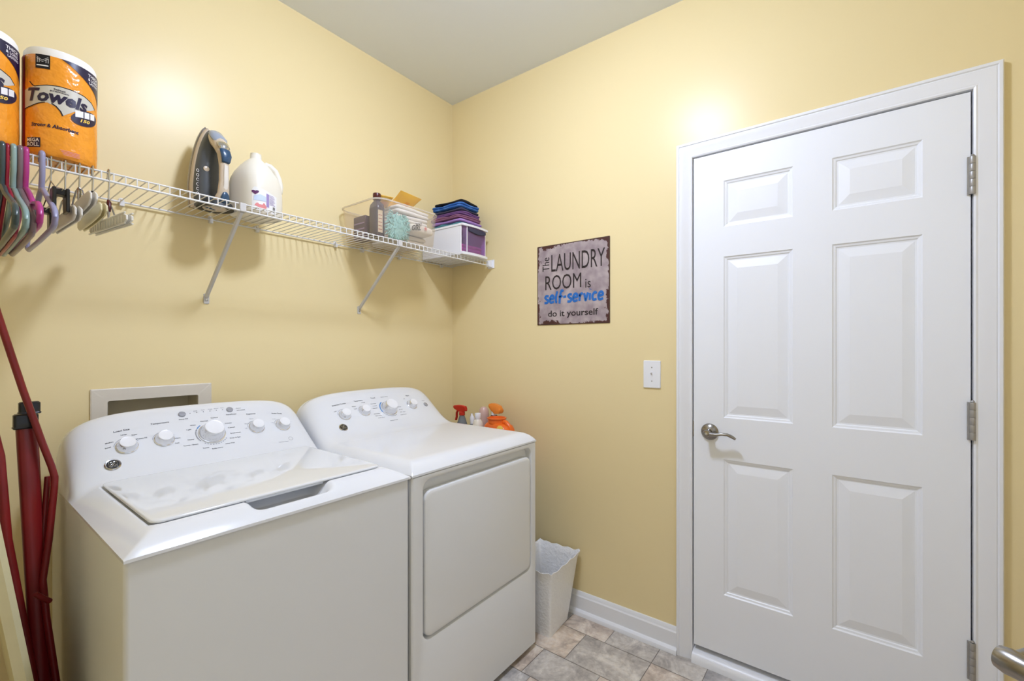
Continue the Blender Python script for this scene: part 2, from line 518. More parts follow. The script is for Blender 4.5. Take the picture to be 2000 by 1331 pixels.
# door lever set (faces -x)
XF = SX - 0.009
def lever_set(parent, y, z, xf, sgn):
    mb = MB().lathe([(0.033, 0.0), (0.034, 0.004), (0.030, 0.010), (0.020, 0.015), (0.0135, 0.018), (0.0125, 0.03)], (xf, y, z), (-1, 0, 0), 32)
    mb.build('rosette', M['nickel'], parent)
    hb = MB().lathe([(0.0125, 0.028), (0.0135, 0.034), (0.0145, 0.050), (0.0125, 0.058), (0.006, 0.060)], (xf, y, z), (-1, 0, 0), 24)
    pts = [(xf - 0.046, y, z), (xf - 0.050, y + sgn * 0.015, z - 0.002), (xf - 0.052, y + sgn * 0.035, z - 0.001), (xf - 0.051, y + sgn * 0.055, z + 0.003), (xf - 0.049, y + sgn * 0.075, z + 0.003), (xf - 0.047, y + sgn * 0.092, z - 0.004), (xf - 0.045, y + sgn * 0.104, z - 0.012)]
    hb.tube(pts, [0.011, 0.011, 0.0085, 0.008, 0.0085, 0.0085, 0.006], 12, flat=(0.75, 1.0))
    hb.build('lever', M['nickel'], parent)
    MB().lathe([(0.0055, 0.060), (0.0055, 0.0615), (0.003, 0.0622)], (xf, y, z), (-1, 0, 0), 16).build('lock_button', M['chrome'], parent)
hs = bpy.data.objects.new('lever_handle', None); COL.objects.link(hs); hs.parent = door
lever_set(hs, -1.483, 0.963, XF, -1)
for hz in (1.837, 1.082, 0.345):
    h = MB()
    for k in range(5):
        h.lathe([(0.0072, 0.0), (0.0076, 0.001), (0.0076, 0.0215), (0.0072, 0.0225)], (-0.0135, -2.2415, hz - 0.057 + k * 0.0232), (0, 0, 1), 14)
    h.lathe([(0.004, 0.0), (0.005, 0.002), (0.003, 0.006)], (-0.0135, -2.2415, hz + 0.059), (0, 0, 1), 12)
    h.box((-0.0125, -2.2408, hz - 0.057), (-0.004, -2.2300, hz + 0.059))
    tag(h.build('hinge', M['hingem'], door), 'satin nickel butt hinge')
MB().box((-0.0010, -1.4188, 0.935), (0.004, -1.4152, 1.0)).build('strike_plate', M['nickel'], door, smooth=False)

# ------------------------------------------------------------------ ceiling lamp (just out of view, it lights the room)
LX, LY = -1.10, -1.21
cl = thing('ceiling_light', 'round flush mount ceiling light with a glowing white glass bowl', 'light', (LX, LY, ZC))
MB().lathe([(0.15, 0.0), (0.155, -0.02), (0.15, -0.03)], (0, 0, 0), (0, 0, 1), 40).build('base', M['nickel'], cl)
prof = [(0.125 * math.cos(a), -0.032 - 0.075 * math.sin(a)) for a in [PI / 2 * k / 10 for k in range(11)]]
prof[-1] = (0.004, prof[-1][1])
MB().lathe(prof, (0, 0, 0), (0, 0, 1), 40).build('glass_bowl', M['lamp'], cl)

# ------------------------------------------------------------------ washer and dryer
YF = -0.85
def machine_H(cx, washer):
    hw = 0.346
    def H(x, y):
        ax = abs(x - cx)
        # side and front bevels of the deck
        ts = max(0.0, min(1.0, (hw - ax) / (0.068 if washer else 0.055)))
        tf = max(0.0, min(1.0, (y - YF) / 0.075))
        if washer:
            fs = 0.6 * (1 - (1 - ts) ** 1.6) + 0.4 * ts; ff = 1 - (1 - tf) ** 2.0
        else:
            fs = 1 - (1 - ts) ** 2.6; ff = 1 - (1 - tf) ** 2.6
        z = 0.905 + 0.035 * smin(fs, ff, 0.12)
        if washer:
            # recess under the lid
            qx = ax - 0.288 + 0.02; qy = abs(y + 0.559) - 0.224 + 0.02
            sd = math.hypot(max(qx, 0), max(qy, 0)) + min(max(qx, qy), 0) - 0.02
            z -= 0.006 * sm((-sd + 0.002) / 0.006)
            # finger scoop in front of the lid
            k = sm((0.112 - ax) / 0.04) * sm((y - YF - 0.018) / 0.035) * sm((-0.70 - y) / 0.05)
            z = z - 0.034 * k
        # console
        u = min(1.0, ax / 0.343)
        pr = 1.04 + (y + 0.235)
        pr = smin(pr, 1.114 + 0.1 * (-0.11 - y) * 0, 0.03)
        fall = sm((y + 0.165) / 0.06)
        pr -= 0.010 * fall * fall
        sh = (1 - u ** 6) ** (1 / 6.0) * (1 - 0.05 * u * u)
        zc = 0.86 + (pr - 0.86) * sh - (1 - sh) * 0.0
        if washer: z2 = smax(z, zc, 0.010)
        else: z2 = smax(z, zc, 0.045)
        return z2
    return H

def make_machine(name, label, cat, cx, washer):
    t = thing(name, label, cat, (cx, -0.45, 0))
    H = machine_H(cx, washer)
    yb = -0.105
    # body cabinet
    body = MB()
    hw = 0.345
    yfb = YF + 0.006 if washer else YF + 0.034
    r = 0.010
    lv = [0.022, 0.9]
    body.loops([rrect(cx, (yfb - 0.055) / 2, hw, (-0.055 - yfb) / 2, r if washer else 0.004, z, 4) for z in lv])
    body.build('cabinet', M['body'], t, world=True)
    for sx in (-1, 1):
        for y in (YF + 0.07, -0.12):
            MB().lathe([(0.016, 0.0), (0.018, 0.004), (0.012, 0.010), (0.009, 0.03)], (cx + sx * 0.29, y, 0), n=14).build('foot', M['black'], t, world=True)
    # moulded top with console
    nx, ny = 150, 166
    xs = [cx - 0.346 + 0.692 * i / nx for i in range(nx + 1)]
    ys = [YF + (yb - YF) * j / ny for j in range(ny + 1)]
    vs = [(x, y, H(x, y)) for y in ys for x in xs]
    n = nx + 1
    fs = [(j * n + i, j * n + i + 1, (j + 1) * n + i + 1, (j + 1) * n + i) for j in range(ny) for i in range(nx)]
    top = MB().add(vs, fs)
    # skirt all round
    ring = [(i, 0) for i in range(n)] + [(nx, j) for j in range(1, ny + 1)] + [(i, ny) for i in range(nx - 1, -1, -1)] + [(0, j) for j in range(ny - 1, 0, -1)]
    a = [vs[j * n + i] for i, j in ring]
    top.loops([a, [(p[0], p[1], 0.8985) for p in a]], False, False)
    top.box((cx - 0.345, yb, 0.8985), (cx + 0.345, -0.055, 0.905))
    tp = top.build('console_top', M['cover'], t, world=True, angle=60)
    # placing things on the top
    def surf(x, y, e=0.0):
        d = 0.004
        nz = Vector((-(H(x + d, y) - H(x - d, y)) / (2 * d), -(H(x, y + d) - H(x, y - d)) / (2 * d), 1)).normalized()
        return Vector((x, y, H(x, y))) + nz * e, nz
    return t, H, surf

def knob(parent, surf, x, y, rb, rt_, h, name='knob', mark=True):
    p, nz = surf(x, y, 0.0)
    o = MB()
    o.lathe([(rb * 1.07, -0.002), (rb * 1.07, 0.003), (rb, 0.004)], p, nz, 36, 1)
    o.lathe([(rb, 0.003), (rb * 0.985, 0.007), (rt_ * 1.10, h * 0.85), (rt_ * 1.04, h * 0.96)], p, nz, 36, 1, caps=False)
    o.lathe([(rt_ * 1.05, h * 0.95), (rt_, h), (rt_ * 0.9, h * 0.985)], p, nz, 36, 0)
    return o.build(name, [M['knobw'], M['chromew']], parent, world=True, angle=30)
M['chromew'] = mat('silver_knob_ring', (228, 229, 233), 0.14, 0.75)

def print_on(mb, H, items, mi=0, hgt=0.0048):
    for s, x, y, w in items:
        vs, fs = text_fit(s, w, hgt * (1.25 if any(c in 'gpyj' for c in s) else 1.0), bold=0.012)
        out = []
        for a, b in vs:
            X = x + a; Y = y + (b - 0.002) * 0.707
            out.append((X, Y - 0.0004, H(X, Y) + 0.0005))
        mb.add(out, fs, mi)

def arc_on(mb, H, x, y, r, a0, a1, w, mi=0, n=24, dash=False):
    for k in range(n):
        if dash and k % 2: continue
        q = []
        for (rr, t) in ((r, k), (r + w, k), (r + w, k + 1), (r, k + 1)):
            a = math.radians(a0 + (a1 - a0) * t / n)
            X = x + rr * math.cos(a); Y = y + rr * math.sin(a) * 0.707
            q.append((X, Y - 0.0004, H(X, Y) + 0.0006))
        mb.add(q, [(0, 1, 2, 3)], mi)

def badge(parent, surf, H, x, y):
    p, nz = surf(x, y, 0.0)
    b = bpy.data.objects.new('badge', None)
    o = MB().lathe([(0.0185, -0.001), (0.0185, 0.002), (0.0165, 0.004), (0.0145, 0.0035)], p, nz, 32, 0)
    o.lathe([(0.0145, 0.0034), (0.0143, 0.0040)], p, nz, 32, 1)
    u = Vector((1, 0, 0)); u = (u - nz * u.dot(nz)).normalized(); w = nz.cross(u)
    def stroke(pts, r=0.0008):
        o.tube([p + u * a * 0.001 + w * c * 0.001 + nz * 0.0042 for a, c in pts], r, 5, 0)
    # two entwined script capitals in a ring of curls
    stroke([(-0.5, 5), (-2.5, 7), (-5, 6), (-6, 3), (-4.5, 0.5), (-2, 1.5), (0.5, 4)], 0.0007)
    stroke([(-2, 1.5), (-3.5, -1), (-6.5, -3.5), (-6, -6), (-3, -6.5), (-1.2, -4), (-0.8, 0), (-0.5, 2)], 0.0008)
    stroke([(6, 5), (4, 7.2), (1.5, 6), (2, 3), (4, 1.2), (1.5, 0.3), (0.6, -3), (2.2, -6.2), (5, -6), (6.6, -3.4), (5, -2), (3.6, -3.6)], 0.0008)
    for k in range(4):
        a = math.radians(45 + 90 * k)
        pts = [(11.5 * math.cos(a + t * 0.35) * (1 - 0.12 * abs(t)), 11.5 * math.sin(a + t * 0.35) * (1 - 0.12 * abs(t))) for t in (-2, -1, 0, 1, 2)]
        stroke(pts, 0.0006)
    o.build('badge', [M['chrome'], M['black']], parent, world=True)

# washer
WCX, DCX = -1.3845, -0.687
wt, WH, wsurf = make_machine('washing_machine', 'white top load washing machine, the nearer and left of the two appliances', 'washing machine', WCX, True)
lid = MB()
def lidloop(ins, z):
    return rrect(WCX, -0.559, 0.2865 - ins, 0.2225 - ins, 0.022 - ins * 0.5, z, 6)
L = [lidloop(0.002, 0.9372), lidloop(0.0, 0.939), lidloop(0.0, 0.9415), lidloop(0.001, 0.9432), lidloop(0.004, 0.9442), lidloop(0.012, 0.9446)]
lid.loops(L)
lid.build('lid', M['lid'], wt, world=True, angle=50)
MB().box((WCX - 0.1, -0.772, 0.930), (WCX + 0.1, -0.762, 0.9375)).build('lid_grip', M['lid'], wt, smooth=False, world=True)
for (x, y) in ((-1.598, -0.252), (-1.508, -0.250), (-1.238, -0.250), (-1.146, -0.250)):
    knob(wt, wsurf, x, y, 0.0245, 0.018, 0.024)
knob(wt, wsurf, -1.379, -0.252, 0.037, 0.0265, 0.036, 'cycle_knob')
for x in (-1.444, -1.302):
    p, nz = wsurf(x, -0.187)
    MB().lathe([(0.0105, -0.001), (0.0105, 0.003), (0.009, 0.0045), (0.003, 0.005)], p, nz, 20).build('button', M['btn'], wt, world=True)
pm = MB()
print_on(pm, WH, [('Load Size', -1.620, -0.209, 0.037), ('Temperature', -1.531, -0.206, 0.047), ('Options', -1.255, -0.208, 0.031), ('Auto Soak', -1.168, -0.209, 0.039)], 0, 0.0062)
print_on(pm, WH, [('Deep Fill', -1.456, -0.202, 0.024), ('Start/Pause', -1.319, -0.202, 0.033), ('Colors', -1.368, -0.207, 0.022), ('Normal', -1.400, -0.214, 0.021), ('Whites', -1.432, -0.222, 0.016),
    ('Light', -1.445, -0.234, 0.013), ('Heavy', -1.450, -0.262, 0.018), ('Towels / Sheets', -1.466, -0.276, 0.040), ('Towels', -1.418, -0.290, 0.018), ('Bulky Items', -1.393, -0.296, 0.031),
    ('Active Wear', -1.352, -0.287, 0.029), ('Drain & Spin', -1.333, -0.274, 0.033), ('Speed Wash', -1.327, -0.260, 0.033), ('Casual', -1.328, -0.242, 0.022), ('Delicates', -1.332, -0.228, 0.021),
    ('Small', -1.646, -0.245, 0.013), ('Medium', -1.643, -0.233, 0.018), ('Large', -1.606, -0.221, 0.014), ('Super', -1.582, -0.226, 0.014), ('Precise Fill', -1.573, -0.238, 0.025),
    ('Power', -1.280, -0.184, 0.016), ('Lid Locked', -1.280, -0.191, 0.026), ('Warm', -1.482, -0.252, 0.015), ('Cold', -1.485, -0.265, 0.011)], 0, 0.0042)
print_on(pm, WH, [('Fill', -1.409, -0.180, 0.010), ('Soak', -1.387, -0.179, 0.011), ('Wash', -1.367, -0.179, 0.013), ('Rinse', -1.348, -0.178, 0.013), ('Spin', -1.328, -0.178, 0.010),
    ('Stainless Steel', -1.186, -0.305, 0.034), ('Rinse', -1.272, -0.236, 0.014), ('Off', -1.276, -0.250, 0.007), ('Extra', -1.250, -0.222, 0.012), ('15 min', -1.174, -0.228, 0.012), ('1 hr', -1.183, -0.240, 0.009), ('2 hr', -1.116, -0.236, 0.009)], 1, 0.0036)
for k in range(6):
    arc_on(pm, WH, -1.421 + k * 0.0195, -0.186 + k * 0.0002, 0.0, 0, 360, 0.0014, 0, 10)
arc_on(pm, WH, -1.379, -0.252, 0.0435, 150, 215, 0.0032, 0, 22, True)
arc_on(pm, WH, -1.379, -0.252, 0.0435, 125, 146, 0.0032, 2, 6)
arc_on(pm, WH, -1.379, -0.252, 0.0435, 230, 330, 0.0026, 1, 20, True)
for x in (-1.598, -1.508, -1.238, -1.146):
    arc_on(pm, WH, x, -0.250, 0.0285, 20, 170, 0.0012, 1, 18)
arc_on(pm, WH, -1.139, -0.297, 0.007, 0, 360, 0.001, 1, 20)
pm.build('printed_markings', [M['print'], M['printl'], M['blue']], wt, smooth=False, world=True)
badge(wt, wsurf, WH, -1.637, -0.290)

# dryer
dt, DH, dsurf = make_machine('clothes_dryer', 'white front load dryer between the washing machine and the yellow sign wall', 'clothes dryer', DCX, False)
fp = MB()
X0, X1, Z0, Z1 = DCX - 0.345, DCX + 0.345, 0.022, 0.8982
px0, px1, pz0, pz1 = -0.990, -0.374, 0.352, 0.884
yb_ = YF + 0.034
def xz(loop, y): return [(p[0], y, p[1]) for p in loop]
ncr = 6
outer = rrect((X0 + X1) / 2, (Z0 + Z1) / 2, (X1 - X0) / 2, (Z1 - Z0) / 2, 0.006, 0, ncr)
outer2 = rrect((X0 + X1) / 2, (Z0 + Z1) / 2, (X1 - X0) / 2 - 0.005, (Z1 - Z0) / 2 - 0.003, 0.005, 0, ncr)
def pocket(ins, y, r=0.035):
    return xz(rrect((px0 + px1) / 2, (pz0 + pz1) / 2, (px1 - px0) / 2 - ins, (pz1 - pz0) / 2 - ins, r - ins, 0, ncr), y)
fp.loops([xz(outer, yb_), xz(outer, YF + 0.005), xz(outer2, YF + 0.001), pocket(-0.002, YF), pocket(0.003, YF + 0.002), pocket(0.007, YF + 0.012), pocket(0.009, YF + 0.026)], False, True)
fp.build('front_panel', M['body'], dt, world=True, angle=35)
dd = MB()
dx0, dx1, dz0, dz1 = -0.979, -0.385, 0.364, 0.842
def dl(ins, y, r=0.03):
    return xz(rrect((dx0 + dx1) / 2, (dz0 + dz1) / 2, (dx1 - dx0) / 2 - ins, (dz1 - dz0) / 2 - ins, r - ins * 0.5, 0, ncr), y)
dd.loops([dl(0.0, YF + 0.0245), dl(0.0, YF + 0.006), dl(0.002, YF + 0.001), dl(0.006, YF - 0.001), dl(0.012, YF - 0.002)], True, True)
dd.build('door', M['body'], dt, world=True, angle=40)
for z in (0.80, 0.60, 0.42):
    MB().lathe([(0.004, 0), (0.003, 0.002)], (px0 + 0.0075, YF + 0.011, z), (1, -0.4, 0), 10).build('hinge_screw', M['black'], dt, world=True)
for (x, y) in ((-0.887, -0.248), (-0.790, -0.246), (-0.524, -0.244)):
    knob(dt, dsurf, x, y, 0.0245, 0.018, 0.024)
knob(dt, dsurf, -0.661, -0.248, 0.037, 0.0265, 0.036, 'cycle_knob')
p, nz = dsurf(-0.437, -0.245)
MB().lathe([(0.0115, -0.001), (0.0115, 0.003), (0.010, 0.0042), (0.003, 0.0046)], p, nz, 20).build('button', M['btn'], dt, world=True)
pm = MB()
print_on(pm, DH, [('Extended Tumble', -0.920, -0.206, 0.064), ('Temperature', -0.815, -0.205, 0.044), ('Timed', -0.727, -0.200, 0.024), ('Signal', -0.528, -0.204, 0.020)], 0, 0.0062)
print_on(pm, DH, [('Sensor Dry', -0.672, -0.200, 0.040), ('Start', -0.445, -0.226, 0.018), ('Dryness Level', -0.690, -0.297, 0.040), ('Normal', -0.742, -0.222, 0.027), ('Cottons', -0.738, -0.231, 0.022), ('Casual', -0.744, -0.240, 0.024),
    ('Delicates', -0.752, -0.262, 0.030), ('Easy Care', -0.750, -0.271, 0.033), ('Less Dry', -0.742, -0.280, 0.034), ('Off', -0.925, -0.228, 0.012), ('Low', -0.832, -0.232, 0.015), ('Medium', -0.836, -0.222, 0.018), ('High', -0.782, -0.213, 0.018),
    ('60 min', -0.612, -0.247, 0.020), ('40 min', -0.612, -0.258, 0.020), ('20 min', -0.614, -0.269, 0.030), ('Cool Down', -0.620, -0.280, 0.034), ('Off', -0.553, -0.216, 0.010)], 0, 0.0042)
arc_on(pm, DH, -0.661, -0.248, 0.0425, 120, 200, 0.005, 2, 24)
arc_on(pm, DH, -0.661, -0.248, 0.0435, 205, 300, 0.0030, 0, 24, True)
for x in (-0.887, -0.790, -0.524): arc_on(pm, DH, x, -0.246, 0.0285, 20, 170, 0.0012, 1, 18)
pm.build('printed_markings', [M['print'], M['printl'], M['blue']], dt, smooth=False, world=True)
badge(dt, dsurf, DH, -0.920, -0.290)

# ------------------------------------------------------------------ outlet box in the back wall
ob = thing('laundry_outlet_box', 'almond plastic recessed outlet box in the wall behind the washing machine', 'outlet box', (-1.4675, 0.0, 1.05))
fr = MB()
def bl(hx0, hx1, hz0, hz1, y, r): return [(p[0], y, p[1]) for p in rrect((hx0 + hx1) / 2, (hz0 + hz1) / 2, (hx1 - hx0) / 2, (hz1 - hz0) / 2, r, 0, 5)]
fr.loops([bl(-1.637, -1.296, 0.92, 1.174, -0.0002, 0.003), bl(-1.637, -1.296, 0.92, 1.174, -0.005, 0.003), bl(-1.634, -1.299, 0.923, 1.171, -0.007, 0.003),
          bl(HX0 + 0.002, HX1 - 0.002, HZ0 + 0.002, HZ1 - 0.002, -0.007, 0.006), bl(HX0 + 0.003, HX1 - 0.003, HZ0 + 0.003, HZ1 - 0.003, 0.005, 0.006)], False, False)
fr.build('frame', M['box'], ob, world=True, angle=30)
rc = MB().loops([bl(HX0 + 0.003, HX1 - 0.003, HZ0 + 0.003, HZ1 - 0.003, 0.004, 0.006), bl(HX0 + 0.006, HX1 - 0.006, HZ0 + 0.006, HZ1 - 0.006, 0.085, 0.006)], False, True)
rc.build('recess', M['boxin'], ob, world=True, angle=30)  # box interior darkened by shadow painted into its colour

# ------------------------------------------------------------------ wire shelf
ZS = 1.797
sh = thing('wire_shelf', 'long white wire shelf on the back wall with two diagonal braces', 'shelf', (-1.2, 0, ZS))
wg = MB()
k = 0
x = -0.0205
while x > XL + 0.03:
    wg.tube([(x, -0.012, ZS), (x, -0.304, ZS), (x, -0.3105, ZS - 0.0035), (x, -0.312, ZS - 0.010), (x, -0.312, ZS - 0.027)], 0.0017, 6)
    x -= 0.0257; k += 1
wg.build('wire_grid', M['wire'], sh, world=True)
for y, z, r in ((-0.308, ZS - 0.0035, 0.0026), (-0.3155, ZS - 0.028, 0.0032), (-0.012, ZS - 0.0035, 0.0030)):
    MB().tube([(XL + 0.01, y, z), (-0.008, y, z)], r, 10).build('long_rod', M['wire'], sh, world=True)
for cx in (-2.05, -1.815, -1.56, -1.30, -1.133, -0.784, -0.64, -0.409, -0.10):
    c = MB()
    c.box((cx - 0.006, -0.016, ZS - 0.016), (cx + 0.006, -0.0002, ZS - 0.0005))
    c.lathe([(0.008, 0), (0.008, 0.004), (0.005, 0.006)], (cx, -0.0002, ZS + 0.004), (0, -1, 0), 14)
    c.lathe([(0.0035, 0.006), (0.0025, 0.008)], (cx, -0.0002, ZS + 0.004), (0, -1, 0), 10, 1)
    c.build('wall_clip', [M['wire'], M['wirem']], sh, world=True)
eb = MB()
eb.box((-0.030, -0.322, ZS - 0.034), (-0.0005, -0.3005, ZS + 0.002)); eb.box((-0.006, -0.334, ZS - 0.040), (-0.0005, -0.290, ZS + 0.008))
bevel(eb.build('end_bracket', M['whitepl'], sh, smooth=False, world=True), 0.0015)
for bx in (-1.312, -0.653):
    b = MB()
    top = Vector((bx + 0.002, -0.308, ZS - 0.030)); bot = Vector((bx, -0.006, 1.500))
    d = (bot - top).normalized(); nrm = Vector((1, 0, 0)).cross(d)
    for p0, p1 in ((top, bot),):
        w = Vector((0.0075, 0, 0)); tk = nrm * 0.004
        b.loops([[p + w + tk, p + w * 0.6 - tk, p - w * 0.6 - tk, p - w + tk] for p in (p0, p1)])
    b.build('support_brace', M['brace'], sh, smooth=False, world=True)
    f = MB().loops([[(p[0], yy, p[1]) for p in rrect(bx, 1.493, 0.0095 - i_, 0.019 - i_, 0.004, 0, 4)] for yy, i_ in ((-0.0003, 0), (-0.003, 0), (-0.004, 0.001))])
    f.lathe([(0.0045, 0), (0.0045, 0.002), (0.002, 0.003)], (bx, -0.004, 1.488), (0, -1, 0), 12, 1)
    f.build('brace_foot', [M['brace'], M['wirem']], sh, world=True, angle=30)
    h = MB().box((bx - 0.008, -0.321, ZS - 0.031), (bx + 0.012, -0.300, ZS - 0.002))
    bevel(h.build('brace_hook', M['brace'], sh, smooth=False, world=True), 0.002)

ZB = ZS + 0.0018     # what things stand on

# ------------------------------------------------------------------ paper towel rolls
def wrapmap(cc, R, v):
    v = Vector(v).normalized(); r = Vector((-v.y, v.x))
    def f(u, z, e=0.0004):
        a = u / 0.0716
        d = v * math.cos(a) + r * math.sin(a)
        rr = R(z) if callable(R) else R
        return (cc[0] + d.x * (rr + e), cc[1] + d.y * (rr + e), z)
    return f
def wrap(mb, f, vs, fs, mi, e=0.0004, step=0.006):
    v2, f2 = subdiv2d(vs, fs, step)
    mb.add([f(u, z, e) for u, z in v2], f2, mi)
def poly(pts): return list(pts), [tuple(range(len(pts)))]
def wtext(mb, f, s, u, z, w, h, mi, e=0.0007, bold=0.0, shear=0.0, slope=0.0):
    vs, fs = text_fit(s, w, h, bold, shear)
    wrap(mb, f, [(a + u, b + z + a * slope) for a, b in vs], fs, mi, e, 0.008)

def towel_roll(cc, label):
    t = thing('paper_towel_roll', label, 'paper towels', (cc[0], cc[1], ZB), 0, 'paper towel rolls on the shelf')
    R = 0.071
    pr = []
    for z, r in ((0.0, 0.060), (0.002, 0.066), (0.008, 0.0695), (0.02, R), (0.05, R + 0.0006), (0.1, R), (0.16, R + 0.0004), (0.22, R), (0.255, R)):
        pr.append((r, z))
    MB().lathe([(0.022, 0.262), (0.022, 0.279), (0.058, 0.2795), (0.066, 0.277), (0.0695, 0.270), (0.0702, 0.254)], (0, 0, 0), n=48).build('paper_roll', M['paper'], t)
    MB().lathe([(0.02, 0.2)] + [(0.02, 0.262)], (0, 0, 0), n=20).build('cardboard_core', M['boxin'], t)
    MB().lathe(pr, (0, 0, 0), n=64).build('orange_wrap', M['orange_wrap'], t)
    v = (cam.location.x - cc[0], cam.location.y - cc[1])
    v = (-0.1307, -0.9914)
    f = wrapmap((0, 0), lambda z: R + 0.0006, v)
    o = ZB * 0 + 1.80
    g = MB()
    Z = lambda L: [(u, z - o) for u, z in L]
    # navy corner flash
    wrap(g, f, *poly(Z([(0.0, 2.0548), (0.0266, 2.0556), (0.0512, 2.0549), (0.1085, 2.0549), (0.1085, 1.972), (0.097, 1.989), (0.0814, 2.0037), (0.0572, 2.0194), (0.0357, 2.0326), (0.0181, 2.0452)])), 0)
    # crimson edge band
    wrap(g, f, *poly(Z([(-0.108, 1.806), (-0.0800, 1.806), (-0.0800, 2.054), (-0.108, 2.054)])), 3)
    # square mark with a letter M
    wrap(g, f, *poly(Z([(-0.0493, 2.0195), (-0.0200, 2.0195), (-0.0200, 2.0548), (-0.0493, 2.0548)])), 4)
    for k_ in range(2):
        dx = 0.0040 * k_
        for a, b in (((-0.0455 + dx, 2.034), (-0.0455 + dx, 2.046 - dx * 0.6)), ((-0.0240 - dx, 2.034), (-0.0240 - dx, 2.046 - dx * 0.6))):
            wrap(g, f, *poly(Z([a, (a[0] + 0.0011, a[1]), (b[0] + 0.0011, b[1]), b])), 2, 0.0008)
    for k_ in range(2):
        dz = -0.0040 * k_
        wrap(g, f, *poly(Z([(-0.0465, 2.0495 + dz), (-0.0347, 2.0405 + dz), (-0.0230, 2.0495 + dz), (-0.0230, 2.0486 + dz), (-0.0347, 2.0396 + dz), (-0.0465, 2.0486 + dz)])), 2, 0.0008)
    wrap(g, f, *poly(Z([(-0.0465, 2.0255), (-0.0230, 2.0255), (-0.0230, 2.0285), (-0.0465, 2.0285)])), 2, 0.0008)
    # silver swoosh with dark outline
    sw = [(-0.0818, 1.9639), (-0.066, 1.969), (-0.0507, 1.9725), (-0.0252, 1.9785), (-0.0027, 1.9817), (0.0226, 1.9822), (0.0453, 1.9800), (0.0665, 1.9730), (0.0790, 1.9610), (0.0620, 1.9500), (0.0484, 1.9440), (0.0251, 1.9290), (0.004, 1.9098), (-0.002, 1.919), (-0.0100, 1.9285), (-0.0252, 1.9345), (-0.0425, 1.9310), (-0.0600, 1.9230), (-0.0818, 1.917)]
    wrap(g, f, *poly(Z(sw)), 1, 0.0003)
    def ribbon(pts, w, mi, e=0.0006):
        for i in range(len(pts) - 1):
            a, b = Vector(pts[i]), Vector(pts[i + 1]); d = (b - a).normalized(); n_ = Vector((-d.y, d.x)) * w
            a2, b2 = a - d * w * 0.3, b + d * w * 0.3
            wrap(g, f, *poly(Z([tuple(a2 - n_), tuple(b2 - n_), tuple(b2 + n_), tuple(a2 + n_)])), mi, e)
    ribbon([(-0.064, 1.985), (-0.057, 1.976), (-0.0507, 1.9725), (-0.0252, 1.9787), (-0.0027, 1.9820), (0.0226, 1.9826), (0.0453, 1.9805), (0.0665, 1.9735), (0.0795, 1.9612)], 0.0010, 4)
    ribbon([(0.003, 1.9085), (-0.001, 1.919), (-0.0090, 1.9290), (-0.0170, 1.9340)], 0.0013, 4)
    ribbon([(-0.080, 1.9165), (-0.060, 1.9225), (-0.0425, 1.9305), (-0.030, 1.9345)], 0.0010, 4)
    wtext(g, f, 'Towels', -0.068, 1.9345 - o, 0.122, 0.034, 0, 0.0009, bold=0.04, shear=0.22, slope=0.02)
    wtext(g, f, 'Select', -0.0135, 1.9700 - o, 0.022, 0.0048, 0, 0.0009, bold=0.02)
    wtext(g, f, 'premium', -0.0195, 1.9640 - o, 0.034, 0.0052, 0, 0.0009, bold=0.02)
    ov = [(0.0505 + 0.0345 * math.cos(a) + 0.002, 1.9225 + 0.0205 * math.sin(a) + 0.012 * math.cos(a)) for a in [2 * PI * k_ / 20 for k_ in range(20)]]
    wrap(g, f, *poly(Z(ov)), 0, 0.0007)
    for (a, b) in ((0.0265, 0.044), (0.0465, 0.060), (0.0625, 0.077)):
        wrap(g, f, *poly(Z([(a, 1.917 + (a - .026) * .25), (b, 1.917 + (b - .026) * .25), (b, 1.9335 + (b - .026) * .25), (a, 1.9335 + (a - .026) * .25)])), 2, 0.0010)
    wtext(g, f, '150', 0.0367, 1.9075 - o, 0.0235, 0.0085, 5, 0.0014, bold=0.03, shear=0.2, slope=0.2)
    wtext(g, f, 'Strong & Absorbent', -0.0592, 1.8690 - o, 0.0930, 0.0125, 0, 0.0007, bold=0.03, shear=0.15)
    wrap(g, f, *poly(Z([(-0.0725, 1.8190), (-0.0390, 1.8190), (-0.0390, 1.8435), (-0.0725, 1.8435)])), 0, 0.0005)
    wtext(g, f, 'MEGA', -0.0710, 1.8325 - o, 0.0300, 0.0090, 2, 0.0009, bold=0.02)
    wtext(g, f, 'ROLL', -0.0710, 1.8210 - o, 0.0300, 0.0095, 2, 0.0009, bold=0.02)
    wtext(g, f, 'THICK', 0.0560, 2.0400 - o, 0.0360, 0.0080, 2, 0.0009, bold=0.02)
    wtext(g, f, '& LONG', 0.0565, 2.0300 - o, 0.0340, 0.0075, 2, 0.0009, bold=0.02)
    wtext(g, f, 'LASTING', 0.0600, 2.0215 - o, 0.0320, 0.0060, 2, 0.0009, bold=0.02)
    for q in range(4):
        wrap(g, f, *poly(Z([(-0.002 + q * 0.002, 1.8195 - q * 0.0035), (0.036, 1.8195 - q * 0.0035), (0.036, 1.8207 - q * 0.0035), (-0.002 + q * 0.002, 1.8207 - q * 0.0035)])), 6, 0.0006)
    g.build('printed_artwork', [M['navy'], M['silverp'], M['whitep'], M['magp'], M['cl_black'], M['yellowlbl'], M['pinkp']], t, smooth=True, angle=80)
    return t
towel_roll((-1.736, -0.255), 'paper towel roll in orange wrap, the right one, whole label in view')
t2 = towel_roll((-1.883, -0.255), 'paper towel roll in orange wrap cut off by the left edge of the photo')

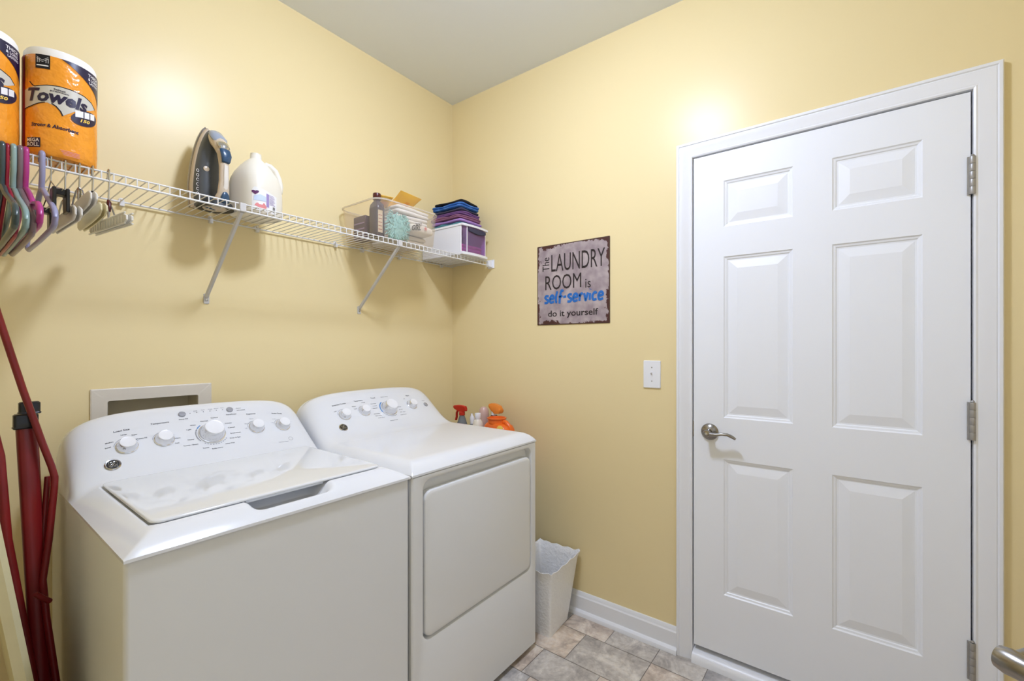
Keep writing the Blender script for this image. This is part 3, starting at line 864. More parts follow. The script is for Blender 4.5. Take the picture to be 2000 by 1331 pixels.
# ------------------------------------------------------------------ steam iron
ir = thing('steam_iron', 'grey and blue steam iron standing on its heel on the wire shelf', 'iron', (-1.345, -0.092, ZB), math.radians(9))
def iron_loop(z0, sc, y, zlift=0.0, n=26, hgt=0.300):
    pts = []
    H_ = hgt
    for k_ in range(n + 1):
        t = k_ / n
        z = H_ * t
        w = 0.056 * (1 - t ** 2.3) ** 0.75 * (0.90 + 0.10 * min(1, t / 0.25))
        pts.append((w, z))
    full = [(w, z) for w, z in pts] + [(-w, z) for w, z in reversed(pts[:-1])]
    zc = 0.11
    return [(w * sc, y, max(z0, zc + (z - zc) * sc)) for w, z in full]
MB().loops([iron_loop(0.004, 1.0, 0.012), iron_loop(0.004, 1.03, 0.008), iron_loop(0.004, 1.03, 0.001), iron_loop(0.004, 0.99, -0.002)]).build('soleplate', M['irons'], ir)
MB().loops([iron_loop(0.003, 0.985, -0.001), iron_loop(0.003, 1.0, -0.006), iron_loop(0.003, 0.98, -0.018), iron_loop(0.003, 0.93, -0.022)]).build('trim_band', M['ironc'], ir)
MB().loops([iron_loop(0.003, 0.945, -0.018), iron_loop(0.003, 0.925, -0.032), iron_loop(0.003, 0.80, -0.050), iron_loop(0.003, 0.55, -0.058), iron_loop(0.006, 0.30, -0.060)]).build('housing', M['irong'], ir)
# heel: an oval dark rim with a light plate inside
hl = MB()
def heel(sx, sy, z): return [(sx * math.cos(a), -0.062 + sy * math.sin(a), z) for a in [2 * PI * k_ / 32 for k_ in range(32)]]
hl.loops([heel(0.052, 0.052, 0.020), heel(0.055, 0.058, 0.010), heel(0.056, 0.059, 0.0), heel(0.040, 0.042, 0.0), heel(0.038, 0.040, 0.004)])
hl.build('heel_rest', mat('iron_heel_rubber', (34, 38, 40), 0.5), ir)
MB().loops([heel(0.037, 0.040, 0.0004), heel(0.038, 0.041, 0.006)]).build('heel_plate', M['ironc'], ir)
# nose block and handle
def oval_tube(pts, a, b, name, m, n=14):
    mb = MB()
    P = [Vector(p) for p in pts]; L = []
    for i, p in enumerate(P):
        if i == 0: tt = P[1] - P[0]
        elif i == len(P) - 1: tt = P[-1] - P[-2]
        else: tt = P[i + 1] - P[i - 1]
        tt.normalize(); u = Vector((1, 0, 0)); w = tt.cross(u).normalized()
        L.append([p + u * (a[i] * math.cos(2 * PI * q / n)) + w * (b[i] * math.sin(2 * PI * q / n)) for q in range(n)])
    mb.loops(L)
    return mb.build(name, m, ir)
oval_tube([(0, -0.075, 0.006), (0, -0.100, 0.020), (0, -0.112, 0.045), (0, -0.116, 0.09), (0, -0.116, 0.14), (0, -0.110, 0.185), (0, -0.096, 0.215), (0, -0.072, 0.240), (0, -0.045, 0.262)],
          [0.034, 0.026, 0.019, 0.0155, 0.0155, 0.018, 0.024, 0.024, 0.014], [0.018, 0.018, 0.015, 0.0135, 0.0135, 0.016, 0.022, 0.024, 0.014], 'handle', M['ironc'])
oval_tube([(0, -0.122, 0.050), (0, -0.1285, 0.075), (0, -0.1300, 0.11), (0, -0.1290, 0.142)], [0.007, 0.008, 0.008, 0.006], [0.003] * 4, 'grip_inlay', M['box'])
oval_tube([(0, -0.106, 0.010), (0, -0.122, 0.022), (0, -0.126, 0.040), (0, -0.124, 0.050)], [0.016, 0.016, 0.012, 0.006], [0.006, 0.006, 0.005, 0.003], 'cord_guard', M['ironb'])
oval_tube([(0, -0.122, 0.150), (0, -0.129, 0.155), (0, -0.131, 0.175), (0, -0.122, 0.196)], [0.011, 0.0145, 0.018, 0.018], [0.004, 0.006, 0.008, 0.007], 'steam_button', M['ironb'])
oval_tube([(0, -0.118, 0.192), (0, -0.118, 0.205), (0, -0.108, 0.220), (0, -0.094, 0.230)], [0.012, 0.020, 0.020, 0.010], [0.006, 0.009, 0.010, 0.006], 'spray_dome', M['chrome'])
oval_tube([(0, -0.100, 0.222), (0, -0.088, 0.240), (0, -0.066, 0.262), (0, -0.044, 0.276)], [0.020, 0.027, 0.024, 0.010], [0.010, 0.014, 0.014, 0.008], 'nose_cover', M['ironclear'])
oval_tube([(-0.010, -0.055, 0.004), (-0.012, -0.072, 0.016), (-0.010, -0.080, 0.030)], [0.030, 0.030, 0.016], [0.010, 0.010, 0.006], 'steam_dial', M['ironb'])
MB().lathe([(0.009, 0.0), (0.009, 0.003), (0.007, 0.004)], (-0.026, -0.055, 0.135), (-0.2, -1, 0), 18).build('indicator_lens', M['ironc'], ir)
gr = MB()
for q in range(6):
    z = 0.045 + q * 0.016
    for s_ in (-1, 1):
        gr.tube([(s_ * 0.0475 + 0.004 * math.cos(a), -0.043 - 0.0010, z + 0.005 * math.sin(a)) for a in [2 * PI * k_ / 8 for k_ in range(9)]], 0.0008, 5)
gr.build('temperature_marks', M['whitep'], ir)

# ------------------------------------------------------------------ gallon jug
jg = thing('gallon_jug', 'milky white one gallon jug with a small label, open topped, right of the iron', 'jug', (-1.194, -0.140, ZB), math.radians(24))
JP = [(0.0, 0.066), (0.003, 0.072), (0.012, 0.0765), (0.05, 0.0775), (0.11, 0.0770), (0.140, 0.0740), (0.165, 0.0660), (0.190, 0.0520), (0.208, 0.0380), (0.219, 0.0260), (0.224, 0.0205)]
def jr(z, a):
    for i in range(len(JP) - 1):
        if z <= JP[i + 1][0]:
            t = (z - JP[i][0]) / max(1e-6, JP[i + 1][0] - JP[i][0]); r = JP[i][1] + (JP[i + 1][1] - JP[i][1]) * t; break
    else: r = JP[-1][1]
    n_ = 2 + 1.6 * max(0, min(1, (0.2 - z) / 0.1))
    return r / (abs(math.cos(a)) ** n_ + abs(math.sin(a)) ** n_) ** (1 / n_)
L = []
zz = [0, 0.003, 0.012, 0.03, 0.05, 0.08, 0.11, 0.125, 0.140, 0.152, 0.165, 0.178, 0.190, 0.2, 0.208, 0.219, 0.224]
for z in zz: L.append([(jr(z, a) * math.cos(a), jr(z, a) * math.sin(a), z) for a in [2 * PI * q / 48 for q in range(48)]])
for z, r in ((0.226, 0.0195), (0.236, 0.0195), (0.237, 0.0185), (0.245, 0.0185), (0.246, 0.0165), (0.232, 0.016)):
    L.append([(r * math.cos(a), r * math.sin(a), z) for a in [2 * PI * q / 48 for q in range(48)]])
jbm = MB().loops(L, True, True)
jbm.build('bottle', M['jug'], jg, angle=60)
hv = Vector((math.cos(math.radians(-40)), math.sin(math.radians(-40)), 0))
hd = [(0.030, 0.212), (0.048, 0.208), (0.066, 0.193), (0.077, 0.168), (0.083, 0.14), (0.080, 0.115), (0.072, 0.100)]
MB().tube([hv * r + Vector((0, 0, z)) for r, z in hd], [0.011, 0.012, 0.012, 0.0115, 0.0115, 0.012, 0.010], 12).build('handle', M['jug'], jg)
lb = MB()
a_ = math.radians(-90 - 24 - 6)
def jf(u, z, e=0.0006):
    a = a_ + u / 0.082
    r = jr(z, a) + e
    return (r * math.cos(a), r * math.sin(a), z)
wrap(lb, jf, *poly([(-0.036, 0.012), (0.060, 0.012), (0.060, 0.080), (-0.028, 0.096), (-0.036, 0.085)]), 0, 0.0008, 0.006)
wrap(lb, jf, *poly([(-0.026 + 0.011 * math.sin(t) ** 3, 0.076 + 0.009 * (0.8125 * math.cos(t) - 0.3125 * math.cos(2 * t) - 0.125 * math.cos(3 * t))) for t in [2 * PI * q / 24 for q in range(24)]]), 1, 0.0012, 0.006)
wrap(lb, jf, *poly([(-0.030, 0.046), (0.008, 0.048), (0.008, 0.066), (-0.012, 0.070), (-0.030, 0.062)]), 2, 0.0010, 0.006)
wrap(lb, jf, *poly([(0.010, 0.030), (0.022, 0.030), (0.022, 0.078), (0.010, 0.080)]), 3, 0.0010, 0.006)
for q in range(9):
    wrap(lb, jf, *poly([(0.024, 0.076 - q * 0.0042), (0.044 + 0.004 * (q % 3), 0.076 - q * 0.0042), (0.044 + 0.004 * (q % 3), 0.0775 - q * 0.0042), (0.024, 0.0775 - q * 0.0042)]), 3, 0.0011, 0.006)
wrap(lb, jf, *poly([(-0.028, 0.028), (-0.024, 0.036), (-0.018, 0.038), (-0.014, 0.033), (-0.004, 0.034), (0.0, 0.042), (0.006, 0.036), (0.012, 0.026), (0.004, 0.020), (-0.016, 0.022)]), 4, 0.0011, 0.006)
for q in range(8):
    wrap(lb, jf, *poly([(0.040, 0.018 + q * 0.0026), (0.052, 0.018 + q * 0.0026), (0.052, 0.0194 + q * 0.0026), (0.040, 0.0194 + q * 0.0026)]), 5, 0.0011, 0.006)
lb.build('label', [M['whitep'], M['purplep'], mat('pale_blue_print', (200, 214, 236), .5), M['lilacp'], M['pinkp'], M['print']], jg, angle=80)

# ------------------------------------------------------------------ clear tub with its contents
def tubl(ins, z, g): return rrect(-0.587, -0.165, 0.176 + g - ins, 0.142 + g - ins, 0.055 - ins, z, 8)
T0 = ZB
tb = thing('clear_storage_tub', 'clear plastic tub holding towels and a dark bottle on the wire shelf', 'storage tub', (-0.587, -0.165, T0))
def tubshape(z): return (z - T0) / 0.165 * 0.010
tm_ = MB()
L = [tubl(0.012, T0, 0), tubl(0.003, T0 + 0.004, 0), tubl(0, T0 + 0.012, 0), tubl(0, T0 + 0.08, 0.005), tubl(0, T0 + 0.160, 0.010)]
Li = [tubl(0.0022, T0 + 0.160, 0.010), tubl(0.0022, T0 + 0.08, 0.005), tubl(0.0022, T0 + 0.013, 0), tubl(0.014, T0 + 0.004, 0)]
tm_.loops(L + Li)
tm_.build('tub_shell', M['tub'], tb, world=True, angle=50)
rm = MB().loops([tubl(0.0, T0 + 0.158, 0.010), tubl(-0.004, T0 + 0.158, 0.010), tubl(-0.005, T0 + 0.163, 0.010), tubl(-0.001, T0 + 0.166, 0.010), tubl(0.0030, T0 + 0.164, 0.010), tubl(0.0026, T0 + 0.159, 0.010)], False, False)
rm.build('tub_rim', M['tubrim'], tb, world=True)

def cloth_stack(name, mats, label, cat, cx, cy, z, hx, hy, h, lobes=1, seed=0, group=None, amp=0.004, rot=0.0):
    """one folded textile: rounded folds, gently uneven"""
    n = 12; L = []
    lv = []
    for l in range(lobes):
        for i in range(7):
            t = i / 6.0
            if l and i == 0: continue
            lv.append((l, t))
    R_ = h / lobes / 2
    for l, t in lv:
        zz_ = (l + t) * h / lobes
        ins = R_ * (1 - math.sqrt(max(0.0, 1 - (2 * t - 1) ** 2))) * (0.9 if 0 < l + t < lobes else 1.0)
        L.append((ins, zz_))
    loops = []
    def pt(x, y, zz_):
        q = Vector((x * 22 + seed * 5.3, y * 22 + seed, zz_ * 40 + seed * 2.1))
        d = noise.noise(q) * amp; e = noise.noise(q + Vector((9, 3, 1))) * amp
        d2 = noise.noise(Vector((x * 14 + seed, y * 14, seed * 3.7))) * amp * 1.3 * (zz_ / h)
        X, Y = x + d, y + e
        return (cx + X * math.cos(rot) - Y * math.sin(rot), cy + X * math.sin(rot) + Y * math.cos(rot), z + max(0.0, zz_ + d2 * (1 if zz_ > 0.001 else 0)))
    base = []
    for ins, zz_ in L:
        lp = []
        hx_, hy_ = hx - ins, hy - ins
        r = min(0.015, hx_ * 0.9, hy_ * 0.9)
        src = rrect(0, 0, hx_, hy_, r, 0, 3)
        # densify the straight runs
        for i in range(len(src)):
            a, b = Vector(src[i]), Vector(src[(i + 1) % len(src)])
            m_ = 6 if (i % 4 == 3) else 1
            for q in range(m_):
                c_ = a.lerp(b, q / m_); lp.append(pt(c_.x, c_.y, zz_))
        loops.append(lp)
    # close the top with shrinking loops
    ins, zz_ = L[-1]
    mb = MB()
    for s_ in (0.75, 0.45, 0.15):
        lp = []
        src = rrect(0, 0, (hx - ins) * s_, (hy - ins) * s_, 0.01 * s_, 0, 3)
        for i in range(len(src)):
            a, b = Vector(src[i]), Vector(src[(i + 1) % len(src)])
            m_ = 6 if (i % 4 == 3) else 1
            for q in range(m_):
                c_ = a.lerp(b, q / m_); lp.append(pt(c_.x, c_.y, zz_))
        loops.append(lp)
    mb.loops(loops)
    o = centre(mb.build(name, mats, angle=80))
    return tag(o, label, cat, group)

tz = T0 + 0.0065
cloth_stack('folded_towel', M['towel'], 'white folded towel lying flat at the bottom of the clear tub', 'towel', -0.526, -0.150, tz, 0.094, 0.100, 0.045, 2, 1, 'white towels in the clear tub')
shirt = cloth_stack('folded_shirt', M['towel'], 'white folded shirt with black lettering and a red star, in the clear tub', 'shirt', -0.500, -0.170, tz + 0.048, 0.075, 0.126, 0.048, 1, 2, amp=0.003)
cloth_stack('folded_towel', M['towel'], 'white folded towel with a drooping edge, above the lettered shirt', 'towel', -0.528, -0.152, tz + 0.100, 0.100, 0.104, 0.034, 2, 3, 'white towels in the clear tub', 0.006)
cloth_stack('folded_towel', M['towel'], 'white folded towel topmost in the clear tub', 'towel', -0.526, -0.155, tz + 0.138, 0.102, 0.108, 0.034, 2, 4, 'white towels in the clear tub', 0.005)
sg = MB()
def on_front(y, pts, mi=0):
    sg.add([(p[0], y, p[1]) for p in pts], [tuple(range(len(pts)))], mi)
sloc = shirt.location
yfr = -0.3010
vs, fs = text_fit('GIRL', 0.056, 0.026, bold=0.03, shear=0.3)
sg.add([(-0.572 + a, yfr, tz + 0.053 + b + a * 0.2) for a, b in vs], fs, 0)
vs, fs = text_fit('WAY', 0.040, 0.015, bold=0.03, shear=-0.2)
sg.add([(-0.550 + a, yfr, tz + 0.078 + b + a * 0.2) for a, b in vs], fs, 0)
star = []
for q in range(10):
    r_ = 0.013 if q % 2 == 0 else 0.0055
    star.append((-0.486 + r_ * math.sin(q * PI / 5), tz + 0.078 + r_ * math.cos(q * PI / 5)))
on_front(yfr, star, 1)
sg.build('shirt_print', [M['cl_black'], M['pinkp']], shirt, smooth=False, world=True)

# fluffy aqua duster
fz = MB()
L = []
for i in range(13):
    t = i / 12; z = 0.110 * t
    r = 0.040 * math.sin(PI * (0.12 + 0.80 * t)) ** 0.6
    L.append([((r * 1.25 + 0.016 * noise.noise(Vector((q * 0.9, i * 1.1, 2)))) * math.cos(2 * PI * q / 28), (r * 0.42 + 0.003 * noise.noise(Vector((q * 1.9, i * 1.1, 5)))) * math.sin(2 * PI * q / 28), z) for q in range(28)])
fz.loops(L)
tufts = random.Random(5)
for q in range(220):
    a = tufts.random() * 2 * PI; z = 0.01 + tufts.random() * 0.11; r = 0.042 * math.sin(PI * (0.12 + 0.80 * z / 0.125)) ** 0.6
    p = Vector((r * 1.22 * math.cos(a), r * 0.40 * math.sin(a), z)); d = Vector((math.cos(a), 0.15 * math.sin(a), tufts.uniform(-1.2, 0.8))) * 0.022
    fz.tube([p, p + d * 0.6, p + d], [0.003, 0.0028, 0.001], 5)
o = fz.build('chenille_duster', M['aqua']); o.location = (-0.638, -0.282, tz)
tag(o, 'fluffy aqua chenille duster pressed against the tub wall beside the towels', 'duster')

# dark bottle with maroon cap
bt = thing('laundry_bottle', 'tall dark plum bottle with a maroon cap rising out of the clear tub', 'bottle', (-0.718, -0.235, tz))
def br(hx, hy, z, r=0.012): return rrect(0, 0, hx, hy, r, z, 4)
MB().loops([br(0.018, 0.030, 0.0), br(0.022, 0.034, 0.004), br(0.022, 0.034, 0.130), br(0.020, 0.030, 0.148, 0.012), br(0.013, 0.014, 0.164, 0.0115), br(0.012, 0.012, 0.180, 0.0115)]).build('bottle', M['plum'], bt)
MB().lathe([(0.0165, 0.170), (0.0178, 0.172), (0.0178, 0.196), (0.0165, 0.199), (0.004, 0.1995)], n=24).build('cap', M['maroon'], bt)
lbm = MB().add([(-0.019, -0.0343, 0.018), (0.006, -0.0343, 0.018), (0.006, -0.0343, 0.118), (-0.019, -0.0343, 0.118)], [(0, 1, 2, 3)])
for q in range(5): lbm.add([(-0.016, -0.0346, 0.03 + q * 0.016), (0.003, -0.0346, 0.03 + q * 0.016), (0.003, -0.0346, 0.033 + q * 0.016), (-0.016, -0.0346, 0.033 + q * 0.016)], [(0, 1, 2, 3)], 1)
lbm.build('label', [M['beigep'], M['magp']], bt, smooth=False)

# dark packs on the tub's left side
def pack(x, y, hx, hy, h, m, label, name='product_box', cat='box', group=None):
    o = MB().loops([rrect(0, 0, hx, hy, 0.002, z, 2) for z in (0, h)]).build(name, [m, M['lilacp']])
    o.location = (x, y, tz)
    bevel(o, 0.002, 2)
    return tag(o, label, cat, group)
bx1 = pack(-0.718, -0.135, 0.024, 0.045, 0.108, mat('plum_carton', (70, 44, 72), 0.35), 'dark plum carton standing in the tub behind the maroon capped bottle')
for q in range(3):
    o = MB().box((-0.0246, -0.040, 0.02 + q * 0.026), (-0.0242, 0.040, 0.026 + q * 0.026)).build('stripe', M['lilacp'], bx1, smooth=False)

# yellow packets on top
def packet(x, y, z, w, h, rz, tilt, label):
    mb = MB(); L = []
    n = 10
    for i in range(n + 1):
        t = i / n; s_ = 0.0012 + 0.012 * math.sin(PI * t) ** 0.8
        zz_ = h * t
        L.append([(w / 2 * math.cos(a) * (1 + 0.05 * math.cos(PI * t * 2)), s_ * math.sin(a), zz_ + 0.004 * noise.noise(Vector((i, q, w * 50)))) for q, a in enumerate([2 * PI * q / 20 for q in range(20)])])
    mb.loops(L)
    o = mb.build('snack_packet', M['yellowpk'])
    o.rotation_euler = (math.radians(tilt), 0, math.radians(rz)); o.location = (x, y, z)
    tag(o, label, 'packet', 'yellow packets on the tub')
    pr_ = MB()
    for q in range(5): pr_.add([(-0.02 + 0.003 * q, -0.0142, h * 0.35 + q * 0.007), (0.018, -0.0142, h * 0.35 + q * 0.007), (0.018, -0.0142, h * 0.35 + 0.002 + q * 0.007), (-0.02 + 0.003 * q, -0.0142, h * 0.35 + 0.002 + q * 0.007)], [(0, 1, 2, 3)])
    pr_.build('printing', M['orangepl'], o, smooth=False)
    return o
packet(-0.545, -0.160, tz + 0.182, 0.14, 0.11, 8, 58, 'yellow packet lying folded over the top of the towels, the right one')
packet(-0.655, -0.165, tz + 0.170, 0.075, 0.085, -15, 70, 'yellow packet behind the maroon bottle cap, the left and lower one')

# ------------------------------------------------------------------ small drawer unit with folded clothes
du = thing('drawer_unit', 'small white plastic drawer unit with a violet see-through drawer front', 'drawer unit', (-0.158, -0.18, ZB))
UX0, UX1, UY0, UY1, UH = -0.258, -0.058, -0.325, -0.02, 0.150
cb = MB()
cb.box((UX0, UY0 + 0.008, ZB), (UX0 + 0.008, UY1, ZB + UH)); cb.box((UX1 - 0.008, UY0 + 0.008, ZB), (UX1, UY1, ZB + UH))
cb.box((UX0, UY1 - 0.004, ZB), (UX1, UY1, ZB + UH))
cb.box((UX0, UY0, ZB), (UX1, UY1, ZB + 0.008))
bevel(cb.build('cabinet', M['whitepl'], du, smooth=False, world=True), 0.002)
def toplid(ins, z): 
    pts = []
    for i in range(9):
        t = i / 8; x_ = UX0 - 0.003 + ins + (UX1 - UX0 + 0.006 - 2 * ins) * t
        pts.append((x_, UY0 - 0.006 - 0.010 * math.sin(PI * t) + ins, z))
    pts += [(UX1 + 0.003 - ins, UY1 - ins, z), (UX0 - 0.003 + ins, UY1 - ins, z)]
    return pts
MB().loops([toplid(0, ZB + UH), toplid(0, ZB + UH + 0.009), toplid(0.003, ZB + UH + 0.012)]).build('top_panel', M['whitepl'], du, world=True)
MB().loops([toplid(0.002, ZB - 0.0002), toplid(0.002, ZB + 0.013)]).build('base_lip', M['whitepl'], du, world=True)
def dfr(y, off): return [(UX0 + 0.010 + (UX1 - UX0 - 0.020) * i / 8, y - 0.010 * math.sin(PI * i / 8), off) for i in range(9)]
dfm = MB()
zl, zh = ZB + 0.0145, ZB + UH - 0.001
a = [dfr(UY0 + 0.004, zl), dfr(UY0 + 0.004, zh)]
b = [dfr(UY0 + 0.0065, zl), dfr(UY0 + 0.0065, zh)]
dfm.loops([a[0], a[1], b[1], b[0], a[0]], False, False, closed=False)
dfm.build('drawer_front', M['drawerpl'], du, world=True)
dh = MB().box((UX0 + 0.035, UY0 - 0.006, zl), (UX0 + 0.037, UY0 + 0.003, zh)); dh.build('drawer_rib', M['whitep'], du, smooth=False, world=True)
dh = MB()
L = []
for i in range(9):
    t = i / 8; x_ = UX0 + 0.045 + (UX1 - UX0 - 0.065) * t; yy = UY0 - 0.005 - 0.006 * math.sin(PI * (0.2 + 0.7 * t))
    L.append([(x_, yy + 0.008, zh - 0.004), (x_, yy - 0.002, zh - 0.006), (x_, yy - 0.003, zh - 0.020 - 0.01 * math.sin(PI * t)), (x_, yy + 0.006, zh - 0.022 - 0.01 * math.sin(PI * t))])
dh.loops(L); dh.build('drawer_pull', M['cl_slate'], du, world=True)
cloth_stack('folded_garment', M['cl_pink'], 'hot pink folded garment seen inside the violet drawer', 'folded garment', -0.155, -0.19, ZB + 0.0095, 0.085, 0.115, 0.052, 3, 11)
cz = ZB + UH + 0.0125
stack = [('cl_teal', 'teal folded garment at the very bottom of the stack on the drawer unit', 0.014, 0.088, 0.112, 1, 0.0),
         ('cl_lilac', 'lilac folded garment second from the bottom of the stack on the drawer unit', 0.014, 0.090, 0.114, 1, 0.03),
         ('cl_mauve', 'mauve folded garment third from the bottom of the stack on the drawer unit', 0.018, 0.090, 0.112, 2, -0.03),
         ('cl_purple', 'purple folded garment in the middle of the stack, under the slate grey one', 0.018, 0.080, 0.108, 2, 0.04),
         ('cl_slate', 'slate grey folded garment directly under the blue one', 0.012, 0.078, 0.105, 1, -0.02),
         ('cl_blue', 'royal blue folded garment just below the black one', 0.026, 0.080, 0.106, 2, 0.03),
         ('cl_black', 'black folded garment on top of the clothes stack', 0.014, 0.074, 0.100, 1, 0.10)]
for i, (m_, lb_, h_, hx_, hy_, lo_, ro_) in enumerate(stack):
    cloth_stack('folded_garment', M[m_], lb_, 'folded garment', -0.162 + 0.004 * math.sin(i * 2.1), -0.190, cz, hx_, hy_, h_, lo_, 20 + i, None, 0.0065, ro_)
    cz += h_ + 0.004

# ------------------------------------------------------------------ hangers
RY = -0.308      # rod they hang from
def hanger(x, label, m, near=-0.50, far=-0.05, zn=1.612, zneck=1.706, r=0.0058, notch=False, rz=0.0):
    t = thing('clothes_hanger', label, 'hanger', (x, RY, ZS - 0.001), 0, 'plastic clothes hangers on the shelf rail')
    def q(y, z): return (0, y - RY, z - (ZS - 0.001))
    hk = [q(RY + 0.009, 1.782)]
    for k_ in range(0, 11):
        a = math.radians(0 + 180 * k_ / 10)
        hk.append(q(RY - 0.001 + 0.0095 * math.cos(a), 1.7955 + 0.0095 * math.sin(a)))
    hk += [q(RY - 0.0105, 1.770), q(RY - 0.008, 1.745), q(RY + 0.002, 1.725), q(RY + 0.006, zneck)]
    MB().tube(hk, r, 10).build('hook', m, t)
    mid = RY + 0.006
    nz_ = [q(mid, zneck), q(mid - 0.03, zneck - 0.006), q(mid - 0.09, zneck - 0.036)]
    if notch: nz_ += [q(mid - 0.13, zneck - 0.058), q(mid - 0.14, zneck - 0.072), q(mid - 0.155, zneck - 0.066)]
    nz_ += [q(near + 0.03, zn + 0.018), q(near + 0.006, zn + 0.004), q(near, zn - 0.012), q(near + 0.008, zn - 0.026), q(near + 0.03, zn - 0.032)]
    cy = (near + far) / 2
    nz_ += [q(cy, zn - 0.034), q(far - 0.03, zn - 0.032), q(far - 0.008, zn - 0.026), q(far, zn - 0.012), q(far - 0.006, zn + 0.004), q(far - 0.03, zn + 0.018), q(mid + 0.09, zneck - 0.036), q(mid + 0.03, zneck - 0.006), q(mid, zneck)]
    MB().tube(nz_, r, 10).build('frame', m, t)
    return t
hanger(-1.778, 'lavender plastic hanger, the one nearest the clip hangers', M['hg_lav'], -0.500, -0.045, 1.620, 1.712)
hanger(-1.806, 'magenta plastic hanger with a shoulder notch', M['hg_mag'], -0.540, -0.070, 1.612, 1.706, notch=True)
hanger(-1.8155, 'taupe brown plastic hanger tight beside the sage green one', M['hg_brown'], -0.528, -0.120, 1.592, 1.700)
hanger(-1.8265, 'sage green plastic hanger', M['hg_mint'], -0.536, -0.050, 1.598, 1.698)
hanger(-1.845, 'dark green plastic hanger, leftmost on the rail', M['hg_green'], -0.580, -0.080, 1.594, 1.702)
hanger(-1.8365, 'crimson plastic hanger between the sage and dark green ones', M['magp'], -0.480, -0.090, 1.590, 1.700, r=0.0036)

def clip_hanger(x, label, m, y0, y1, z0, z1, hj, capm=None, ribs=False, slope=0.0, kind='clamp'):
    """metal hook and frame holding a pair of plastic clamp bars"""
    t = thing('clamp_hanger', label, 'hanger', (x, RY, ZS - 0.001), 0, 'metal hooked clamp hangers on the shelf rail')
    def q(y, z, dx=0.0): return (dx, y - RY, z - (ZS - 0.001))
    hk = [q(RY + 0.011, 1.776)]
    for k_ in range(0, 11):
        a = math.radians(180 * k_ / 10)
        hk.append(q(RY - 0.001 + 0.008 * math.cos(a), 1.7945 + 0.008 * math.sin(a)))
    yc = (y0 + y1) / 2; zc = (z0 + z1) / 2
    hk += [q(RY - 0.009, 1.770), q(RY - 0.004, 1.752), q(RY, zc + 0.055)]
    MB().tube(hk, 0.0019, 8).build('hook', M['wirem'], t)
    fr_ = MB()
    for s_ in (-1, 1):
        fr_.tube([q(RY, zc + 0.058, s_ * 0.001), q(RY - 0.012, zc + 0.050, s_ * 0.0045), q(RY - 0.040, zc + hj * 0.5, s_ * 0.0075)], 0.0021, 8)
        fr_.tube([q(RY, zc + 0.058, s_ * 0.001), q(RY + 0.012, zc + 0.050, s_ * 0.0045), q(RY + 0.040, zc + hj * 0.5, s_ * 0.0075)], 0.0021, 8)
    fr_.build('spring_frame', M['wirem'], t)
    if capm:
        MB().tube([q(RY, zc + 0.070), q(RY - 0.006, zc + 0.062), q(RY - 0.010, zc + 0.046), q(RY - 0.012, zc + 0.036)], [0.003, 0.0055, 0.0045, 0.003], 10).build('slide_catch', capm, t)
    for s_ in (-1, 1):
        j = MB(); L = []
        n = 14
        for i in range(n + 1):
            f_ = i / n; y = y0 + (y1 - y0) * f_; z = z0 + (z1 - z0) * f_
            endr = min(1, min(f_, 1 - f_) / 0.05 + 0.45)
            arch = 1 + 0.25 * math.sin(PI * f_) if kind == 'wing' else 1
            hh = hj / 2 * endr * arch
            L.append([q(y, z - hh, s_ * 0.0030), q(y, z - hh * 0.9, s_ * 0.0075), q(y, z + hh * 0.9, s_ * 0.0075), q(y, z + hh, s_ * 0.0030)])
        j.loops(L)
        if ribs:
            for i in range(1, 14):
                f_ = i / 14; y = y0 + (y1 - y0) * f_; z = z0 + (z1 - z0) * f_
                j.box((min(s_ * 0.0070, s_ * 0.0095), y - RY - 0.0022, z - hj * 0.38 - (ZS - 0.001)), (max(s_ * 0.0070, s_ * 0.0095), y - RY + 0.0022, z + hj * 0.38 - (ZS - 0.001)))
            j.tube([q(y0 + (y1 - y0) * f_, z0 + (z1 - z0) * f_ + hj / 2, s_ * 0.0075) for f_ in (0.02, 0.5, 0.98)], 0.0024, 8)
            j.tube([q(y0 + (y1 - y0) * f_, z0 + (z1 - z0) * f_ - hj / 2, s_ * 0.0075) for f_ in (0.02, 0.5, 0.98)], 0.0024, 8)
        ob_ = j.build('clamp_bar', m, t, angle=50)
        bevel(ob_, 0.0018, 2, 30)
    return t
clip_hanger(-1.650, 'clear white ribbed clamp hanger, rightmost on the rail', M['hg_white'], -0.520, -0.110, 1.632, 1.664, 0.026, M['maroon'], ribs=True)
clip_hanger(-1.683, 'ivory clamp hanger, second from the right of the clamp hangers', M['hg_ivory'], -0.440, -0.160, 1.664, 1.662, 0.034, M['black'], kind='wing')
clip_hanger(-1.709, 'short white clamp hanger between the ivory one and the wide white one', M['hg_white'], -0.480, -0.200, 1.678, 1.676, 0.034, None, kind='wing')
clip_hanger(-1.736, 'wide warm white clamp hanger left of the short white one', M['hg_white'], -0.480, -0.140, 1.634, 1.648, 0.038, M['maroon'], kind='clamp')
